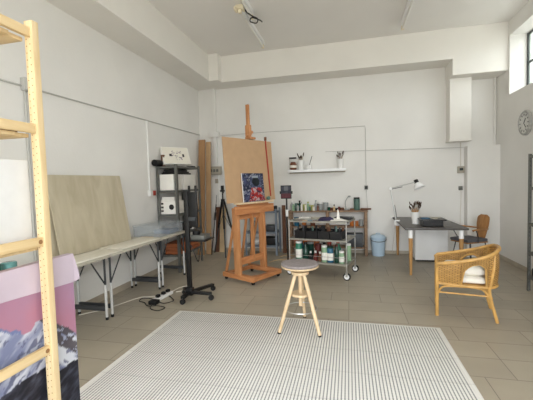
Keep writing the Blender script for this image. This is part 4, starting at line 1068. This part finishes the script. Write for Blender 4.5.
feet = ((-.685, 3.22), (-.29, 3.22), (-.49, 3.66))
for fx, fy in feet:
    d = Vector((fx - sx_, fy - sy_, 0)); d.normalize()
    top = Vector((sx_, sy_, .57)) + d * .055
    l = MB().tube([top, top * .5 + Vector((fx, fy, G + .012)) * .5, (fx, fy, G + .012)], [.018, .0195, .0165], 14).build('leg', 'beech', t)
    MB().cyl((fx, fy, G), (fx, fy, G + .012), .017, n=14).build('foot_cap', 'rubber', l)
ring = []
for k in range(28):
    a = 2 * PI * k / 28; ring.append((sx_ + .165 * math.cos(a), sy_ + .165 * math.sin(a), .215))
MB().tube(ring, .006, 8, closed=True).build('foot_ring', 'chrome', t)

# ------------------------------------------------------------------ wicker armchair
W = thing('wicker_armchair', 'yellow cane armchair with a woven tub back at the right', 'armchair', (1.235, 4.11, 0), math.radians(-12))
# local: x to the back, y across, front at x=-.30
def wl(mb, name, m, p=None): return mb.build(name, m, p or W, local=True)
half = [(-.28, -.245, .578), (-.15, -.26, .60), (0, -.265, .632), (.14, -.255, .67), (.225, -.22, .705), (.28, -.135, .735), (.30, 0, .745)]
path = [Vector(p) for p in half] + [Vector((x, -y, z)) for x, y, z in half[-2::-1]]
rail = catmull(path, 6)
wl(MB().tube([(-.282, -.232, .53), (-.292, -.238, .56)] + [tuple(p) for p in rail[1:-1]] + [(-.292, .238, .56), (-.282, .232, .53)], .019, 10), 'top_rail', 'rattan')
# seat ring
seat = [(-.28, -.215, .36), (0, -.235, .355), (.19, -.215, .355), (.27, -.12, .355), (.285, 0, .355), (.27, .12, .355), (.19, .215, .355), (0, .235, .355), (-.28, .215, .36)]
seatc = catmull([Vector(p) for p in seat], 9)
wl(MB().tube(seat, .015, 8, 9), 'seat_ring', 'rattan'); wl(MB().tube([(-.28, -.215, .36), (-.28, .215, .36)], .016, 8), 'front_rail', 'rattan')
st_ = MB(); st_.prism([p + Vector((0, 0, 0)) for p in seatc], (0, 0, .006)); wl(st_, 'seat_base', 'rattan')
def resample(c, n):
    L = [0]
    for a, b in zip(c, c[1:]): L.append(L[-1] + (b - a).length)
    out = []
    for i in range(n):
        d = L[-1] * i / (n - 1); j = 0
        while j < len(L) - 2 and L[j + 1] < d: j += 1
        f = (d - L[j]) / max(1e-9, L[j + 1] - L[j]); out.append(c[j].lerp(c[j + 1], f))
    return out, L[-1]
NS, NV = 81, 12
ru, LR = resample(rail, NS); su, LS = resample(seatc, NS)
def woven(i0, i1, name):
    me = bpy.data.meshes.new(name); vs = []; fs = []; uvs = []
    for off in (0, -.009):
        for i in range(i0, i1 + 1):
            a, b = su[i], ru[i]; out = Vector((a.x - .02, a.y, 0)).normalized()
            for j in range(NV + 1):
                p = a.lerp(b, j / NV); bul = math.sin(PI * j / NV) * .012
                vs.append(p + out * (bul + off)); uvs.append((LR * i / NS, j / NV * .36))
    n = i1 - i0 + 1; m_ = NV + 1; o1 = n * m_
    for i in range(n - 1):
        for j in range(NV):
            a = i * m_ + j; fs.append((a, a + 1, a + m_ + 1, a + m_)); fs.append((o1 + a + m_, o1 + a + m_ + 1, o1 + a + 1, o1 + a))
    for i in (0, n - 1):
        for j in range(NV): a = i * m_ + j; fs.append((a, a + 1, o1 + a + 1, o1 + a))
    me.from_pydata(vs, [], fs); uv = me.uv_layers.new(name='UV')
    for lp in me.loops: uv.data[lp.index].uv = uvs[lp.vertex_index]
    me.materials.append(M['wicker']); o = bpy.data.objects.new(name, me); C.objects.link(o); o.parent = W; WM[o.name] = WM[W.name].copy()
    for p in me.polygons: p.use_smooth = True
    return o
A0, A1 = 12, 25
woven(0, A0, 'side_panel'); woven(A1, NS - 1 - A1, 'back_panel'); woven(NS - 1 - A0, NS - 1, 'side_panel')
def arch(i0, i1, mirror):
    pts = []
    idx = (lambda i: NS - 1 - i) if mirror else (lambda i: i)
    for k in range(13):
        i = i0 + (i1 - i0) * k / 12; ii = int(round(i)); h = math.sin(PI * k / 12) ** .28
        pts.append(su[idx(ii)].lerp(ru[idx(ii)], .02 + .80 * h))
    return pts
for mir in (False, True):
    pts = arch(A0, A1, mir)
    wl(MB().tube(pts, .013, 8, 2), 'arch_cane', 'rattan')
    # woven band above the arch
    idx = (lambda i: NS - 1 - i) if mir else (lambda i: i)
    bm_ = MB(); rowsv = []
    me = bpy.data.meshes.new('arch_infill'); vs = []; fs = []; uvs = []
    for k in range(13):
        ii = idx(int(round(A0 + (A1 - A0) * k / 12)))
        out = Vector((su[ii].x - .02, su[ii].y, 0)).normalized()
        for j in range(5):
            vs.append(pts[k].lerp(ru[ii], j / 4) + out * .004); uvs.append((LR * ii / NS, .36 * j / 4))
    for k in range(12):
        for j in range(4): a = k * 5 + j; fs.append((a, a + 1, a + 6, a + 5))
    me.from_pydata(vs, [], fs); uv = me.uv_layers.new(name='UV')
    for lp in me.loops: uv.data[lp.index].uv = uvs[lp.vertex_index]
    me.materials.append(M['wicker']); o = bpy.data.objects.new('arch_infill', me); C.objects.link(o); o.parent = W; WM[o.name] = WM[W.name].copy()
    md = o.modifiers.new('thick', 'SOLIDIFY'); md.thickness = .009
for sy in (-1, 1):
    wl(MB().tube([(-.285, sy * .205, 0), (-.285, sy * .215, .36), (-.285, sy * .235, .57)], [.017, .019, .018], 10), 'leg', 'rattan')
    wl(MB().tube([(.265, sy * .215, 0), (.205, sy * .21, .24), (.19, sy * .215, .36)], [.016, .018, .018], 10, 4), 'leg', 'rattan')
    wl(MB().tube([(.2, sy * .215, .36), (.23, sy * .22, .55), (.24, sy * .19, .70)], .014, 8, 4), 'rear_upright', 'rattan')
    wl(MB().tube([(-.28, sy * .22, .24), (-.23, sy * .225, .325), (-.1, sy * .23, .345), (.08, sy * .23, .345), (.16, sy * .22, .31), (.215, sy * .216, .22)], .011, 8, 5), 'under_brace', 'rattan')
    wl(MB().tube([(-.28, sy * .222, .265), (.21, sy * .216, .265)], .009, 8), 'stretcher', 'rattan')
wl(MB().tube([(-.28, -.222, .25), (-.28, .222, .25)], .010, 8), 'stretcher', 'rattan')
wl(MB().tube([(.215, -.216, .25), (.215, .216, .25)], .010, 8), 'stretcher', 'rattan')
def pillow(name, label, z, h, hx, hy, x):
    b = MB(); t_ = bmesh.new(); bmesh.ops.create_cube(t_, size=2); bmesh.ops.subdivide_edges(t_, edges=list(t_.edges), cuts=7, use_grid_fill=True)
    Mx = Matrix.Translation((1.235, 4.11, 0)) @ Matrix.Rotation(math.radians(-12), 4, 'Z')
    for v in t_.verts:
        x_, y_, z_ = v.co; e = (1 - abs(x_) ** 4) * (1 - abs(y_) ** 4)
        v.co = Mx @ Vector((x + x_ * hx * (1 - .04 * abs(y_) ** 3), y_ * hy * (1 - .04 * abs(x_) ** 3), z + h / 2 + z_ * h / 2 * (.35 + .65 * max(0, e) ** .22)))
    b._merge(t_); return tag(b.build(name, 'palecloth', angle=80), label, 'cushion')
pillow('seat_cushion', 'lower white seat cushion in the cane armchair', .3625, .08, .23, .19, -.03)
pillow('seat_cushion', 'upper cream cushion stacked on another in the cane armchair', .443, .105, .2, .17, -.03)

# ------------------------------------------------------------------ slotted rack at the right edge
rack('grey slotted metal rack at the right frame edge', 2.225, 2.62, 4.05, 5.02, 1.76, (.2, .51, .88, 1.34, 1.74), 'rackgrey', 'slotted_rack', True, .042)
rbox('black_case', 2.26, 2.58, 4.4, 4.98, .2, .1, 'blackpl', 'black case on the bottom shelf of the slotted rack', 'case')

# ------------------------------------------------------------------ light: overcast sky through the windows
W_ = bpy.data.worlds.new('sky'); bpy.context.scene.world = W_; W_.use_nodes = True
nt = W_.node_tree; bg = nt.nodes['Background']
tc = nt.nodes.new('ShaderNodeTexCoord'); sp = nt.nodes.new('ShaderNodeSeparateXYZ'); nt.links.new(tc.outputs['Generated'], sp.inputs[0])
rp = nt.nodes.new('ShaderNodeValToRGB')
mr = nt.nodes.new('ShaderNodeMapRange'); mr.inputs['From Min'].default_value = -1; nt.links.new(sp.outputs['Z'], mr.inputs['Value']); nt.links.new(mr.outputs['Result'], rp.inputs['Fac'])
e = rp.color_ramp.elements; e[0].position = .46; e[0].color = (.42, .41, .38, 1); e[1].position = .54; e[1].color = (.95, .98, 1.0, 1)
nt.links.new(rp.outputs['Color'], bg.inputs['Color']); bg.inputs['Strength'].default_value = 5.0
def portal(name, loc, rot, sx, sy):
    l = bpy.data.lights.new(name, 'AREA'); l.shape = 'RECTANGLE'; l.size = sx; l.size_y = sy; l.cycles.is_portal = True
    o = bpy.data.objects.new(name, l); C.objects.link(o); o.location = loc; o.rotation_euler = rot
portal('street_window_light', ((SX0 + SX1) / 2, YF - .15, (SZ0 + SZ1) / 2), (PI / 2, 0, 0), SX1 - SX0, SZ1 - SZ0)
portal('side_window_light', (XR + .3, (WY0 + WY1) / 2, (WZ0 + WZ1) / 2), (PI / 2, 0, PI / 2), WY1 - WY0, WZ1 - WZ0)

# ------------------------------------------------------------------ camera
F, yaw, pit, rol = 341.68, math.radians(13.562), math.radians(-3.0242), math.radians(-1.6501)
fw = Vector((-math.sin(yaw) * math.cos(pit), math.cos(yaw) * math.cos(pit), math.sin(pit)))
rt = Vector((math.cos(yaw), math.sin(yaw), 0)); up_ = rt.cross(fw)
r2 = rt * math.cos(rol) + up_ * math.sin(rol); u2 = up_ * math.cos(rol) - rt * math.sin(rol)
cam = bpy.data.cameras.new('camera'); co = bpy.data.objects.new('camera', cam); C.objects.link(co)
cam.sensor_fit = 'HORIZONTAL'; cam.sensor_width = 36; cam.lens = F / 533 * 36; cam.clip_start = .05
co.matrix_world = Matrix(((r2.x, u2.x, -fw.x, 0), (r2.y, u2.y, -fw.y, 0), (r2.z, u2.z, -fw.z, 1.5), (0, 0, 0, 1)))
sc = bpy.context.scene; sc.camera = co
sc.view_settings.view_transform = 'Standard'; sc.view_settings.look = 'None'; sc.view_settings.gamma = 1; sc.view_settings.use_curve_mapping = False
sc.view_settings.exposure = 1.33
sc.cycles.max_bounces = 14; sc.cycles.diffuse_bounces = 10; sc.cycles.transparent_max_bounces = 12; sc.cycles.use_denoising = True
